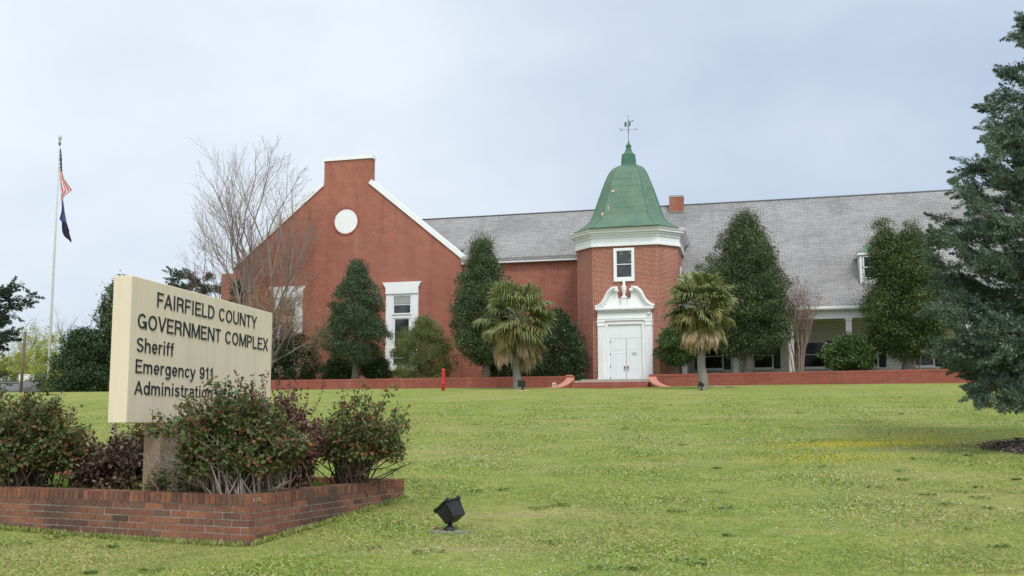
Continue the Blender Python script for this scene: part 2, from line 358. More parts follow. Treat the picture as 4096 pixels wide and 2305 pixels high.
M_FRONDY = m_leaf('palm_frond_tan', [(.34, .24, .12), (.46, .36, .24), (.28, .22, .09), (.56, .48, .38), (.42, .23, .09), (.50, .42, .32)], .7, .2, 1)
M_MYRT = m_leaf('myrtle_seed', [(.15, .085, .065), (.22, .13, .10), (.19, .10, .075)], .8, .1, 1)
def m_grassblade():
    t = NT('grass_blade'); g = t.N('ShaderNodeNewGeometry'); p = g.outputs['Position']
    c = t.ramp(g.outputs['Random Per Island'], [(0, (.14, .22, .037)), (.28, (.22, .31, .054)), (.58, (.30, .375, .08)), (.8, (.385, .40, .145)), (1, (.48, .39, .25))])
    f = t.noise(.28, 5, p, .6); c = t.mix(t.ramp(f, [(.42, (0, 0, 0)), (.66, (.35, .35, .35))]), c, (.34, .315, .14))
    f2 = t.noise(1.5, 4, p, .6); c = t.mix(1, c, t.ramp(f2, [(.3, (.84, .89, .82)), (.7, (1.12, 1.08, 1.06))]), 'MULTIPLY')
    t.col(c); t.b.inputs['Roughness'].default_value = .6; t.b.inputs['Specular IOR Level'].default_value = .25
    tr = t.N('ShaderNodeBsdfTranslucent'); t.L(c, tr.inputs[0]); ms = t.N('ShaderNodeMixShader'); ms.inputs[0].default_value = .3
    t.L(t.b.outputs[0], ms.inputs[1]); t.L(tr.outputs[0], ms.inputs[2]); t.L(ms.outputs[0], t.out.inputs[0]); return t.m
M_BLADE = m_grassblade()
def m_lawn():
    t = NT('lawn'); p = t.N('ShaderNodeNewGeometry').outputs['Position']
    a = t.noise(.28, 5, p, .6); b = t.noise(1.5, 5, p, .65); c = t.noise(9, 4, p, .7); d = t.noise(45, 3, p, .7)
    mp = t.N('ShaderNodeMapping'); mp.inputs['Scale'].default_value = (.35, 1.2, 1); t.L(p, mp.inputs[0]); e = t.noise(.9, 5, mp.outputs[0], .65)
    base = t.ramp(b, [(.3, (.15, .215, .043)), (.5, (.21, .265, .06)), (.72, (.275, .305, .088))])
    base = t.mix(t.ramp(a, [(.42, (0, 0, 0)), (.66, (.40, .40, .40))]), base, (.34, .315, .14))
    base = t.mix(t.ramp(e, [(.5, (0, 0, 0)), (.72, (.6, .6, .6))]), base, (.40, .32, .18))
    base = t.mix(1, base, t.ramp(c, [(.28, (.66, .70, .62)), (.7, (1.25, 1.2, 1.15))]), 'MULTIPLY')
    base = t.mix(.9, base, t.ramp(d, [(.28, (.55, .60, .52)), (.7, (1.35, 1.3, 1.25))]), 'MULTIPLY')
    # a drift of yellow weeds on the right of the lawn
    for (cx, cy, rx, ry, am) in ((6.3, 17.2, 1.9, .45, .8), (5.1, 15.2, 1.3, .5, .5), (7.5, 18.0, 1.6, .5, .4)):
        v = t.N('ShaderNodeVectorMath', operation='SUBTRACT'); v.inputs[1].default_value = (cx, cy, 0); t.L(p, v.inputs[0])
        w = t.N('ShaderNodeVectorMath', operation='MULTIPLY'); w.inputs[1].default_value = (1/rx, 1/ry, 0); t.L(v.outputs[0], w.inputs[0])
        l = t.N('ShaderNodeVectorMath', operation='LENGTH'); t.L(w.outputs[0], l.inputs[0])
        s = t.N('ShaderNodeMath', operation='ADD'); q = t.N('ShaderNodeMath', operation='MULTIPLY'); q.inputs[1].default_value = 2.2; t.L(c, q.inputs[0]); t.L(l.outputs['Value'], s.inputs[0]); t.L(q.outputs[0], s.inputs[1])
        base = t.mix(_mask(t, s.outputs[0], 1.3, 2.3, am), base, (.36, .33, .03))
    t.col(base); t.b.inputs['Roughness'].default_value = .9; t.b.inputs['Specular IOR Level'].default_value = .15
    t.bump(d, .9, .03); return t.m
def _mask(t, v, lo, hi, am):
    mr = t.N('ShaderNodeMapRange'); mr.inputs['From Min'].default_value = lo; mr.inputs['From Max'].default_value = hi
    mr.inputs['To Min'].default_value = am; mr.inputs['To Max'].default_value = 0; t.L(v, mr.inputs['Value']); return mr.outputs[0]
M_LAWN = m_lawn()

# ------------------------------------------------------------------ ground
def sheet(name, xs, ys, mat, hf):
    X, Y = np.meshgrid(xs, ys); Z = hf(X, Y); v = np.stack([X, Y, Z], -1).reshape(-1, 3); nx, ny = len(xs), len(ys)
    i = (np.arange(ny-1)[:, None]*nx+np.arange(nx-1)[None]).ravel(); f = np.stack([i, i+1, i+1+nx, i+nx], 1)
    me = bpy.data.meshes.new(name); me.from_pydata(v.tolist(), [], f.tolist()); me.polygons.foreach_set('use_smooth', np.ones(len(f), bool))
    me.materials.append(mat); o = bpy.data.objects.new(name, me); COL.objects.link(o); return o
xs = np.sinh(np.linspace(-3.9, 3.9, 170))*38; ys = np.concatenate([np.linspace(-60, 3, 20)[:-1], np.linspace(3, 75, 190)[:-1], np.geomspace(75, 1200, 30)])
lawn = sheet('lawn', np.unique(np.clip(xs, -900, 900)), ys, M_LAWN, hgt); tag(lawn, 'gently rising weedy green lawn in front of the brick building', kind='structure')

# ------------------------------------------------------------------ the building
def offset_poly(pts, d):           # open polyline offset outward (left->right along the front, outward is -y side)
    n = len(pts); res = []
    segs = []
    for i in range(n-1):
        a, b = np.array(pts[i]), np.array(pts[i+1]); t = (b-a)/np.linalg.norm(b-a); nn = np.array([t[1], -t[0]]); segs.append((a+nn*d, t))
    res.append(tuple(segs[0][0]))
    for i in range(n-2):
        (a, t), (b, u) = segs[i], segs[i+1]; k = np.linalg.solve(np.array([t, -u]).T, b-a); res.append(tuple(a+t*k[0]))
    a, t = segs[-1]; L = np.linalg.norm(np.array(pts[-1])-np.array(pts[-2])); res.append(tuple(np.array(pts[-1])+np.array([t[1], -t[0]])*d))
    return res
bw = wl(0, 0)
BLD = thing('government_building', 'long red brick building with grey shingle roof, gabled wing and green domed entrance tower', 'building', (bw[0], bw[1], 0), ROT)
GY = 4.5
TOW = [(-2.75, 6.5), (-2.75, .95), (-1.745, 0), (1.745, 0), (2.75, .95), (2.75, 6.5)]
MB().prism_z(TOW[::1], 2.2, 11.3).build('tower_wall', M_BRICKT, BLD)
def cornice():
    m = MB()
    top = 12.05
    for a, b, off in ((.0, .05, .40), (.05, .13, .36), (.13, .25, .31), (.25, .285, .20), (.285, .36, .19), (.36, .48, .10), (.48, .50, .14), (.50, .605, .085), (.605, .62, .075), (.62, .715, .085), (.715, .73, .075), (.73, .82, .085), (.82, .95, .125)):
        m.prism_z(offset_poly(TOW, off), top-b, top-a-.0005)
    return m.build('cornice', M_WHITE, BLD)
CORN = cornice()
def dentils():
    m = MB(); P = offset_poly(TOW, .10)
    for i in range(1, 4):
        a, b = np.array(P[i]), np.array(P[i+1]); L = np.linalg.norm(b-a); t = (b-a)/L; nn = np.array([t[1], -t[0]]); n = int(L/.115)
        for k in range(n):
            c = a+t*(k+.5)*L/n; q = [c-t*.032, c+t*.032, c+t*.032+nn*.055, c-t*.032+nn*.055]
            m.prism_z([tuple(x) for x in q][::-1], 12.05-.465, 12.05-.375)
    return m.build('dentil_row', M_WHITE, CORN)
dentils()
def dome():
    cy = 2.25; f = .64
    hw = [2.84, 2.62, 2.13, 1.94, 1.74, 1.56, 1.38, 1.17, 1.02, .855, .62, .40]; hz = [-.05, 0, .40, .63, 1.16, 1.66, 2.16, 2.67, 2.97, 3.17, 3.31, 3.40]
    z0 = 12.1; sc = 3.95/3.4
    # refine with linear interpolation on a smooth spline
    tt = np.linspace(0, len(hw)-1, 45); hwI = np.interp(tt, range(len(hw)), hw); hzI = np.interp(tt, range(len(hz)), hz)
    k = np.array([1, 2, 3, 2, 1])/9; pad = lambda a: np.convolve(np.pad(a, 2, mode='edge'), k, 'valid'); hwI[1:-1] = pad(hwI)[1:-1]; hzI[1:-1] = pad(hzI)[1:-1]
    def ring(w, z):
        q = [(-f*w, -w), (f*w, -w), (w, -f*w), (w, f*w), (f*w, w), (-f*w, w), (-w, f*w), (-w, -f*w)]
        return [(x, cy+y, z) for x, y in q]
    m = MB(); vs = []; fs = []
    rings = [ring(w, z0+z*sc) for w, z in zip(hwI, hzI)]
    for i in range(len(rings)-1):
        for k in range(8):
            a, b = rings[i], rings[i+1]; m.add([a[k], a[(k+1)%8], b[(k+1)%8], b[k]], [(0, 1, 2, 3)])
    d = m.build('dome', M_COPPER, BLD)
    s = MB()
    for k in range(8): s.tube([rings[i][k] for i in range(0, len(rings), 2)], .022, 5)
    s.build('seam_rib', M_COPPERD, d)
    # torn patches showing bare board
    def patch(px, py, w, h, rot):
        # the front facet: find the height whose facet plane is met by the sight line
        best = None
        for i in range(len(rings)-1):
            a, b = np.array(rings[i][0]), np.array(rings[i+1][0]); yl = (a[1]+b[1])/2; x, z = B(px, py, yl)
            if a[2] <= z <= b[2]: best = (x, yl-.012, z, b-a); break
        if not best: return
        x, yl, z, t = best; up = np.array([0, t[1], t[2]]); up /= np.linalg.norm(up); rt = np.array([1., 0, 0]); nn = np.cross(rt, up)
        c = np.array([x, yl, z]); q = [(-.5, .5), (.5, .55), (.35, -.2), (-.1, -.5), (-.45, -.45)]; cr, sr = math.cos(rot), math.sin(rot)
        P = [c+rt*(u*cr-v*sr)*w+up*(u*sr+v*cr)*h for u, v in q]; Q = [p+nn*.01 for p in P]
        MB().add(P[::-1]+Q, [(0, 1, 2, 3, 4), (9, 8, 7, 6, 5)]).build('torn_patch', M_BAREBOARD, d)
    patch(2453, 766, .17, .14, 0); patch(2434, 833, .07, .18, .6); patch(2410, 858, .1, .2, -.2)
    # cap and finial
    zt = z0+hzI[-1]*sc
    c = MB(); o8 = lambda w, z: [(x, y, z) for x, y, z in ring(w, z)]
    pr = [(.41, 0), (.395, .06), (.385, .42), (.365, .44), (.355, .60), (.36, .63), (.27, .70), (.19, .82), (.145, 1.0), (.125, 1.12)]
    for (w0, a), (w1, b) in zip(pr[:-1], pr[1:]):
        r0, r1 = ring(w0, zt+a), ring(w1, zt+b)
        for k in range(8): c.add([r0[k], r0[(k+1)%8], r1[(k+1)%8], r1[k]], [(0, 1, 2, 3)])
    c.lathe([(.12, zt+1.1), (.165, zt+1.14), (.165, zt+1.18), (.12, zt+1.2), (.12, zt+1.24), (.07, zt+1.3), (.035, zt+1.42), (.02, zt+1.5)], (0, cy), 12)
    c.build('finial', M_COPPERD, BLD)
    v = MB(); v.tube([(0, cy, zt+1.4), (0, cy, zt+2.98)], .016, 6); v.lathe([(.02, zt+2.64), (.04, zt+2.67), (.02, zt+2.70)], (0, cy), 8)
    a1 = R(8)     # east-west arm turned to the facade
    za = zt+2.12
    ex, ey = math.cos(a1), math.sin(a1)
    v.tube([(-.37*ex, cy-.37*ey, za), (.37*ex, cy+.37*ey, za)], .012, 5); v.tube([(-.34*-ey, cy-.34*ex, za), (.34*-ey, cy+.34*ex, za)], .012, 5)
    vane = v.build('weathervane', M_METAL, BLD)
    w = MB(); wa = R(38); wx, wy = math.cos(wa), math.sin(wa)
    def bar(p, q, r=.012): w.tube([(p[0]*wx, cy+p[0]*wy, p[1]), (q[0]*wx, cy+q[0]*wy, q[1])], r, 5)
    z1, z2 = zt+2.26, zt+2.56
    for p, q in (((-.24, z1), (.14, z1+.12)), ((-.24, z2-.05), (.14, z2+.06)), ((-.24, z1), (-.24, z2-.05)), ((.14, z1+.12), (.14, z2+.06)), ((-.24, z1), (-.14, z2-.03)), ((-.14, z2-.03), (-.04, z1+.06)), ((.14, z2+.06), (.32, z2+.16)), ((.32, z2+.16), (.24, z2+.03)), ((.32, z2+.16), (.36, z2+.12))): bar(p, q)
    w.add([(-.24*wx, cy-.24*wy, z1), (-.12*wx, cy-.12*wy, z1+.04), (-.12*wx, cy-.12*wy, z2-.02), (-.24*wx, cy-.24*wy, z2-.05)], [(0, 1, 2, 3)])
    w.add([(.02*wx, cy+.02*wy, z1+.085), (.14*wx, cy+.14*wy, z1+.12), (.14*wx, cy+.14*wy, z2+.06), (.02*wx, cy+.02*wy, z2+.03)], [(0, 1, 2, 3)])
    w.build('wind_banner', M_COPPERD, vane)
    for ch, (x, y) in (('E', (-.43*ex, -.43*ey)), ('W', (.43*ex, .43*ey)), ('S', (-.40*-ey, -.40*ex)), ('N', (.40*-ey, .40*ex))):
        text_mesh(ch, 'letter', M_METAL, vane, (x, cy+y, za-.07), .14 if ch == 'W' else .10, .15, rz=0 if ch in 'WSN' else math.pi, centre=True)
def text_mesh(txt, name, mat, parent, loc, width, height, rz=0, depth=.012, centre=False, bold=0):
    cu = bpy.data.curves.new(name, 'FONT'); cu.body = txt; cu.size = 1; cu.extrude = 0; cu.offset = bold; cu.resolution_u = 6
    o = bpy.data.objects.new(name, cu); COL.objects.link(o); dg = bpy.context.evaluated_depsgraph_get()
    me = bpy.data.meshes.new_from_object(o.evaluated_get(dg)); bpy.data.objects.remove(o)
    co = np.array([v.co for v in me.vertices]); x0, x1 = co[:, 0].min(), co[:, 0].max()
    # cap height of the font, measured once
    z0, z1 = 0, TEXTCAP[0]
    sx = width/(x1-x0); sz = height/(z1-z0)
    fr = [(((x-(x0+x1)/2) if centre else (x-x0))*sx, -depth, y*sz) for x, y, _ in co]; bk = [(a, 0., c) for a, b, c in fr]
    n = len(fr); polys = [tuple(p.vertices) for p in me.polygons]
    ec = {}
    for p in polys:
        for i in range(len(p)): e = (p[i], p[(i+1)%len(p)]); ec[e] = 1
    sides = [(a, a+n, b+n, b) for (a, b) in ec if (b, a) not in ec]
    m = bpy.data.meshes.new(name); m.from_pydata(fr+bk, [], polys+[tuple(i+n for i in p[::-1]) for p in polys]+sides); m.materials.append(mat)
    o = bpy.data.objects.new(name, m); COL.objects.link(o); o.parent = parent; o.location = loc; o.rotation_euler = (0, 0, rz)
    return o
TEXTCAP = [.7]
def _cap():
    cu = bpy.data.curves.new('cap', 'FONT'); cu.body = 'H'; o = bpy.data.objects.new('cap', cu); COL.objects.link(o)
    me = bpy.data.meshes.new_from_object(o.evaluated_get(bpy.context.evaluated_depsgraph_get())); TEXTCAP[0] = max(v.co.y for v in me.vertices)
    bpy.data.objects.remove(o); bpy.data.meshes.remove(me)
_cap()
dome()
# ---- windows
def sash(parent, name, x0, x1, z0, z1, y, fr=.06, rail=True, glass=None, blind=0, dep=.10):
    """double-hung window: frame proud of the wall plane y, panes recessed"""
    m = MB(); yf = y-dep
    m.box(x0, x0+fr, yf, y, z0, z1); m.box(x1-fr, x1, yf, y, z0, z1)
    m.box(x0+fr, x1-fr, yf+.004, y, z0, z0+fr); m.box(x0+fr, x1-fr, yf+.004, y, z1-fr, z1)
    if rail: zm = (z0+z1)/2; m.box(x0+fr, x1-fr, yf+.02, y, zm-.022, zm+.022)
    w = m.build(name, M_WHITE, parent)
    MB().box(x0+fr+.002, x1-fr-.002, y-.035, y-.004, z0+fr+.002, z1-fr-.002).build('pane', glass or M_GLASS, w)
    if blind: MB().box(x0+fr+.01, x1-fr-.01, y-.04, y-.0365, z1-fr-blind, z1-fr-.004).build('blind', M_BLIND, w)
    return w
def tower_window():
    x0, z1 = B(2310+930/6.44, 960+228/6.44, 0); x1, z0 = B(2310+1472/6.44, 960+1062/6.44, 0)
    m = MB(); t = .13; y = -.10
    m.box(x0, x0+t, y, -.001, z0, z1); m.box(x1-t, x1, y, -.001, z0, z1); m.box(x0+t, x1-t, y+.003, -.001, z1-t, z1); m.box(x0+t, x1-t, y-.01, -.001, z0, z0+.20)
    w = m.build('window', M_WHITE, BLD)
    X0, X1, Z0, Z1 = x0+t, x1-t, z0+.2, z1-t
    s = MB(); f = .035
    for a in ((X0, X0+f, Z0, Z1), (X1-f, X1, Z0, Z1), (X0+f, X1-f, Z0, Z0+f), (X0+f, X1-f, Z1-f, Z1), (X0+f, X1-f, (Z0+Z1)/2-.03, (Z0+Z1)/2+.01)): s.box(a[0], a[1], -.06, -.001, a[2], a[3])
    s.build('sash', M_WHITE, w)
    MB().box(X0+f, X1-f, -.03, -.002, Z0+f, Z1-f).build('pane', M_GLASS, w)
    zt = Z1-f
    for a, b, c, d in ((.24, .42, .10, .19), (.80, .9, .06, .16), (.80, .9, .53, .62)): MB().box(X0+(X1-X0)*a, X0+(X1-X0)*b, -.034, -.031, zt-d*.9, zt-c*.9).build('pane_sticker', M_STICK, w)
    MB().box(x0+.0, x1, -.012, .05, z1+.004, z1+.205).build('window_lintel', M_SOLDIER, BLD)
tower_window()
# side window of the tower (seen edge on)
_w = MB().box(2.75, 2.80, 2.0, 3.0, 8.2, 10.2).build('window', M_WHITE, BLD)
MB().box(2.801, 2.815, 2.12, 2.88, 8.35, 10.05).build('pane', M_GLASS, _w)
# ---- gable wing
def gable():
    g = lambda px, py: B(px, py, GY)
    xl = -19.68; xr = -16.42; zc = 18.52
    Lr0, Lr1 = (-19.68, 16.72), (-25.9, 11.62); Rr0, Rr1 = (-16.62, 16.70), (-10.48, 11.62)
    poly = [(Lr1[0], 2.2), (Rr1[0], 2.2), (Rr1[0], Rr1[1]), Rr0, (xr, Rr0[1]+.02), (xr, zc-.22), (xl, zc-.22), (xl, Lr0[1]), Lr1]
    w = MB().prism_y(poly, GY, GY+.45).build('gable_wall', M_BRICK, BLD)
    MB().box(xl-.06, xr+.06, GY-.07, GY+.52, zc-.218, zc).build('parapet_cap', M_WHITE, w)
    c = MB()
    def cop(a, b, th=.30):
        a, b = np.array(a), np.array(b); t = (b-a)/np.linalg.norm(b-a); nn = np.array([-t[1], t[0]]); nn = nn if nn[1] > 0 else -nn
        P = [a, b, b+nn*th, a+nn*th]; 
        area = sum(P[i][0]*P[(i+1)%4][1]-P[(i+1)%4][0]*P[i][1] for i in range(4))
        if area < 0: P = P[::-1]
        c.prism_y([tuple(p) for p in P], GY-.09, GY+.55)
    cop(Rr0, (Rr1[0]+.25, Rr1[1]-.21)); cop(Lr0, (Lr1[0]-.1, Lr1[1]-.08))
    c.build('rake_coping', M_WHITE, w)
    # round panel with brick ring
    cx, cz = B(1384.5, 886, GY); n = 40
    ring = MB(); r0, r1 = .78, .90; vs = []; fs = []
    for r, y in ((r0, GY-.003), (r0, GY-.035), (r1, GY-.035), (r1, GY-.003)):
        for k in range(n): a = 2*math.pi*k/n; vs.append((cx+r*math.cos(a), y, cz+r*math.sin(a)))
    for i in range(3):
        for k in range(n): fs.append((i*n+k, i*n+(k+1)%n, (i+1)*n+(k+1)%n, (i+1)*n+k))
    ring.add(vs, fs); ring.build('brick_ring', M_SOLDIER, w)
    MB().prism_y([(cx+.778*math.cos(2*math.pi*k/n), cz+.778*math.sin(2*math.pi*k/n)) for k in range(n)], GY-.016, GY-.002).build('round_panel', M_WHITE, w)
    # wing body: side walls and roof
    MB().box(Lr1[0]+.02, Lr1[0]+.4, GY+.45, 8.2, 2.2, Lr1[1]-.95).build('wing_wall', M_BRICK, BLD); MB().box(Rr1[0]-.4, Rr1[0]-.02, GY+.45, 8.2, 2.2, Rr1[1]-.95).build('wing_wall', M_BRICK, BLD)
    ax = (Lr0[0]+Rr0[0])/2; az = 16.72+(Rr0[0]-ax)*.827-.45
    MB().prism_y([(Lr1[0]+.03, Lr1[1]-.9), (Rr1[0]-.03, Rr1[1]-.9), (Rr1[0]-.03, Rr1[1]-.5), (ax, az), (Lr1[0]+.03, Lr1[1]-.5)], GY+.46, 8.2).build('wing_roof', M_ROOF, BLD)
    def tall_window(cx, zt=10.33):
        y = GY; s = MB()
        s.prism_y([(cx-1.06, zt-.72), (cx+1.06, zt-.72), (cx+1.06, zt-.33), (cx+1.10, zt-.31), (cx+1.13, zt-.22), (cx+1.24, zt-.05), (cx+1.26, zt-.04), (cx+1.26, zt), (cx-1.26, zt), (cx-1.26, zt-.04), (cx-1.24, zt-.05), (cx-1.13, zt-.22), (cx-1.10, zt-.31), (cx-1.06, zt-.33)], y-.16, y-.001)
        win = s.build('window', M_WHITE, w)
        f = MB(); y0 = y-.09
        zb = 5.06; A, Bx = -.60, .60
        f.box(cx-1.05, cx+A, y0, y-.001, zb, zt-.722); f.box(cx+Bx, cx+1.05, y0, y-.001, zb, zt-.722)
        f.box(cx+A, cx+Bx, y0+.003, y-.001, 9.50, zt-.722); f.box(cx+A, cx+Bx, y0+.003, y-.001, 8.10, 8.36); f.box(cx+A, cx+Bx, y0+.003, y-.001, 6.12, 6.28); f.box(cx+A, cx+Bx, y0+.003, y-.001, zb, 5.22)
        f.box(cx-.63, cx+.63, y0-.05, y0-.0005, 8.32, 8.38); f.box(cx-.63, cx+.63, y0-.04, y0-.0005, 6.20, 6.27)
        f.box(cx-1.0, cx+1.0, y-.2, y-.002, 4.90, 5.058)
        f.build('surround', M_WHITE, win)
        r = MB()
        for x0, x1, z0, z1, rail in ((cx-.595, cx+.595, 8.365, 9.495, 8.93), (cx-.595, cx+.595, 6.285, 8.095, None), (cx-.595, cx+.595, 5.225, 6.115, 5.66)):
            t = .065 if rail else .14
            r.box(x0, x0+t, y-.06, y-.001, z0, z1); r.box(x1-t, x1, y-.06, y-.001, z0, z1); r.box(x0+t, x1-t, y-.058, y-.001, z0, z0+.05); r.box(x0+t, x1-t, y-.058, y-.001, z1-.05, z1)
            if rail: r.box(x0+t, x1-t, y-.055, y-.001, rail-.02, rail+.02)
        r.build('sash', M_WHITE, win)
        MB().box(cx-.59, cx+.59, y-.03, y-.002, 5.23, 9.49).build('pane', M_GLASS, win)
        MB().box(cx-.5, cx+.5, y-.034, y-.031, 8.98, 9.42).build('blind', M_BLIND, win)
    tall_window(B(1610.5, 1140, GY)[0]); tall_window(B(1152.5, 1160, GY)[0])
gable()
# low flat wing left of the gable
xL, zL = B(886, 1096, 9); MB().box(xL, -25.0, 9, 22, 1.0, zL).build('side_wing_wall', M_BRICK, BLD)
# ---- link wall and main roof
RZ, RY, EZ, EY = 14.60, 7.0, 7.634, 1.0; SL = (RZ-EZ)/(RY-EY)
roofz = lambda y: EZ+SL*(y-EY)
MB().box(-10.49, -2.74, 4.62, 5.0, 2.2, roofz(4.42)-.16).build('link_wall', M_BRICK, BLD)
MB().box(-10.45, -2.76, 4.28, 4.615, roofz(4.3)-.22, roofz(4.3)+.03).build('eave_board', M_WHITE, BLD)
def roof():
    t = .16; XL, XR = -17.0, 46
    m = MB(); yl = 4.24
    m.prism_x([(yl, roofz(yl)-t*.2), (yl, roofz(yl)+t), (RY, RZ+t), (RY, RZ-.05)][::-1], -10.46, 2.70)
    y3 = GY+.5; m.prism_x([(y3, roofz(y3)-t*.2), (y3, roofz(y3)+t), (RY, RZ+t), (RY, RZ-.05)][::-1], XL, -10.461)
    y2 = .92
    m.prism_x([(y2, roofz(y2)-t*.2), (y2, roofz(y2)+t), (RY, RZ+t), (RY, RZ-.05)][::-1], 2.70, XR)
    m.prism_x([(RY+.001, RZ-.05), (RY+.001, RZ+t), (13, roofz(1)+t), (13, roofz(1))][::-1], XL, XR)
    o = m.build('main_roof', M_ROOF, BLD)
    MB().tube([(XL, RY, RZ+t-.02), (XR, RY, RZ+t-.02)], .07, 6).build('ridge_cap', M_GREYROOF, o)
    # chimney
    zf = None
    for y in np.arange(2, 7, .01):
        x, z = B(2705, 853, y)
        if z <= roofz(y)+.16 : zf = (x, y, z); break
    x0 = B(2677, 850, zf[1])[0]; x1 = B(2733, 850, zf[1])[0]; zt = B(2705, 781, zf[1])[1]
    c = MB().box(x0, x1, zf[1], zf[1]+.8, zf[2]-.5, zt-.12).build('chimney', M_BRICK, o)
    MB().box(x0-.015, x1+.015, zf[1]-.015, zf[1]+.815, zt-.118, zt).build('chimney_cap', M_CONC, c)
    MB().prism_x([(zf[1]-.06, zf[2]-.1), (zf[1]-.06, zf[2]+.05), (zf[1]-.004, zf[2]+.09), (zf[1]-.004, zf[2]-.1)][::-1], x0-.03, x1+.05).build('flashing', M_METAL, c)
    v = MB(); xv = x0-.55; v.lathe([(.07, roofz(6.3)), (.07, roofz(6.3)+.2), (.12, roofz(6.3)+.2), (.12, roofz(6.3)+.26), (.05, roofz(6.3)+.45)], (xv, 6.3), 10); v.build('vent_pipe', M_BLACK, o)
    # dormer
    for y in np.arange(1, 6, .01):
        x, z = B(3443, 1136, y)
        if z <= roofz(y)+.16: break
    yd, zb = y, z; xl = B(3440, 1080, yd)[0]; xc = B(3471, 985, yd)[0]; w = xc-xl; ze = B(3440, 1020, yd)[1]; zp = B(3471, 984, yd+.5)[1]; yb = yd+(ze-zb)/SL
    d = MB().box(xl, xl+2*w, yd, yb+1, zb, ze).build('dormer', M_SIDING, BLD)
    xr = xl+2*w; ov = .13
    MB().box(xl-ov+.02, xr+ov-.02, yd-.12, yb+.9, ze-.02, ze+.13).build('dormer_eave', M_WHITE, d)
    e = ze+.13; pk = [(xl-ov, yd-.15, e), (xr+ov, yd-.15, e), (xr+ov, yb+1.2, e), (xl-ov, yb+1.2, e), (xc, yd+.5, zp+.12), (xc, yb+1.6, zp+.12)]
    MB().add(pk, [(0, 1, 4), (1, 2, 5, 4), (3, 0, 4, 5), (2, 3, 5), (3, 2, 1, 0)]).build('dormer_roof', M_COPPER, d)
    f = MB(); f.box(xl-.01, xl+.09, yd-.03, yd-.001, zb, ze-.02); f.box(xr-.09, xr+.01, yd-.03, yd-.001, zb, ze-.02); f.build('corner_board', M_WHITE, d)
    sash(d, 'window', xl+.16, xr-.16, zb+.28, ze-.08, yd-.002, .05, dep=.06)
    return o
roof()
# ---- porch wing right of the tower
PY = 4.7
def porch():
    z0 = 3.9
    w = MB().box(2.76, 46, PY, PY+.3, 3.2, 7.9).build('porch_wall', M_SIDING, BLD)
    b = MB(); b.box(2.80, 46, 1.18, 1.48, 7.04, 7.42); b.box(2.80, 46, 1.12, 1.5, 7.42, 7.52); b.build('porch_beam', M_WHITE, BLD)
    g = MB(); g.prism_x([(.80, 7.52), (.84, 7.46), (1.1, 7.46), (1.1, 7.66), (.80, 7.66)][::-1], 2.8, 46); g.build('gutter', M_WHITE, BLD)
    MB().box(2.8, 46, 1.49, PY-.002, 7.40, 7.46).build('porch_ceiling', M_SIDING, BLD)
    xs = [2.95, 5.63, 8.44, 11.29]+[11.29+2.83*k for k in range(1, 9)]
    for x in xs:
        c = MB(); c.box(x-.14, x+.14, 1.2, 1.48, z0, 7.039); c.box(x-.18, x+.18, 1.16, 1.52, z0-.01, z0+.12); c.box(x-.17, x+.17, 1.17, 1.51, 6.93, 7.03); c.build('porch_column', M_WHITE, BLD)
    zt = B(3256, 1366, PY)[1]; zb = B(3256, 1473, PY)[1]
    for px in (2850, 3048, 3256, 3466, 3688, 3896, 4100):
        x = B(px, 1420, PY)[0]; hw = .60
        s = sash(w, 'window', x-hw, x+hw, zb, zt, PY-.002, .07, glass=M_GLASSP)
        MB().box(x-hw-.05, x+hw+.05, PY-.13, PY-.103, zt, zt+.16).build('head_board', M_SIDING, s)
        MB().box(x-hw-.06, x+hw+.06, PY-.15, PY-.002, zb-.07, zb-.002).build('sill', M_WHITE, s)
        for sx in (-1, 1):
            a, c = sorted((x+sx*(hw+.02), x+sx*(hw+.38))); sh = MB(); sh.box(a, c, PY-.05, PY-.002, zb, zt)
            for k in range(22): zz = zb+.06+k*(zt-zb-.12)/22; sh.box(a+.05, c-.05, PY-.062, PY-.0505, zz, zz+.035)
            sh.build('shutter', M_SHUT, w)
porch()
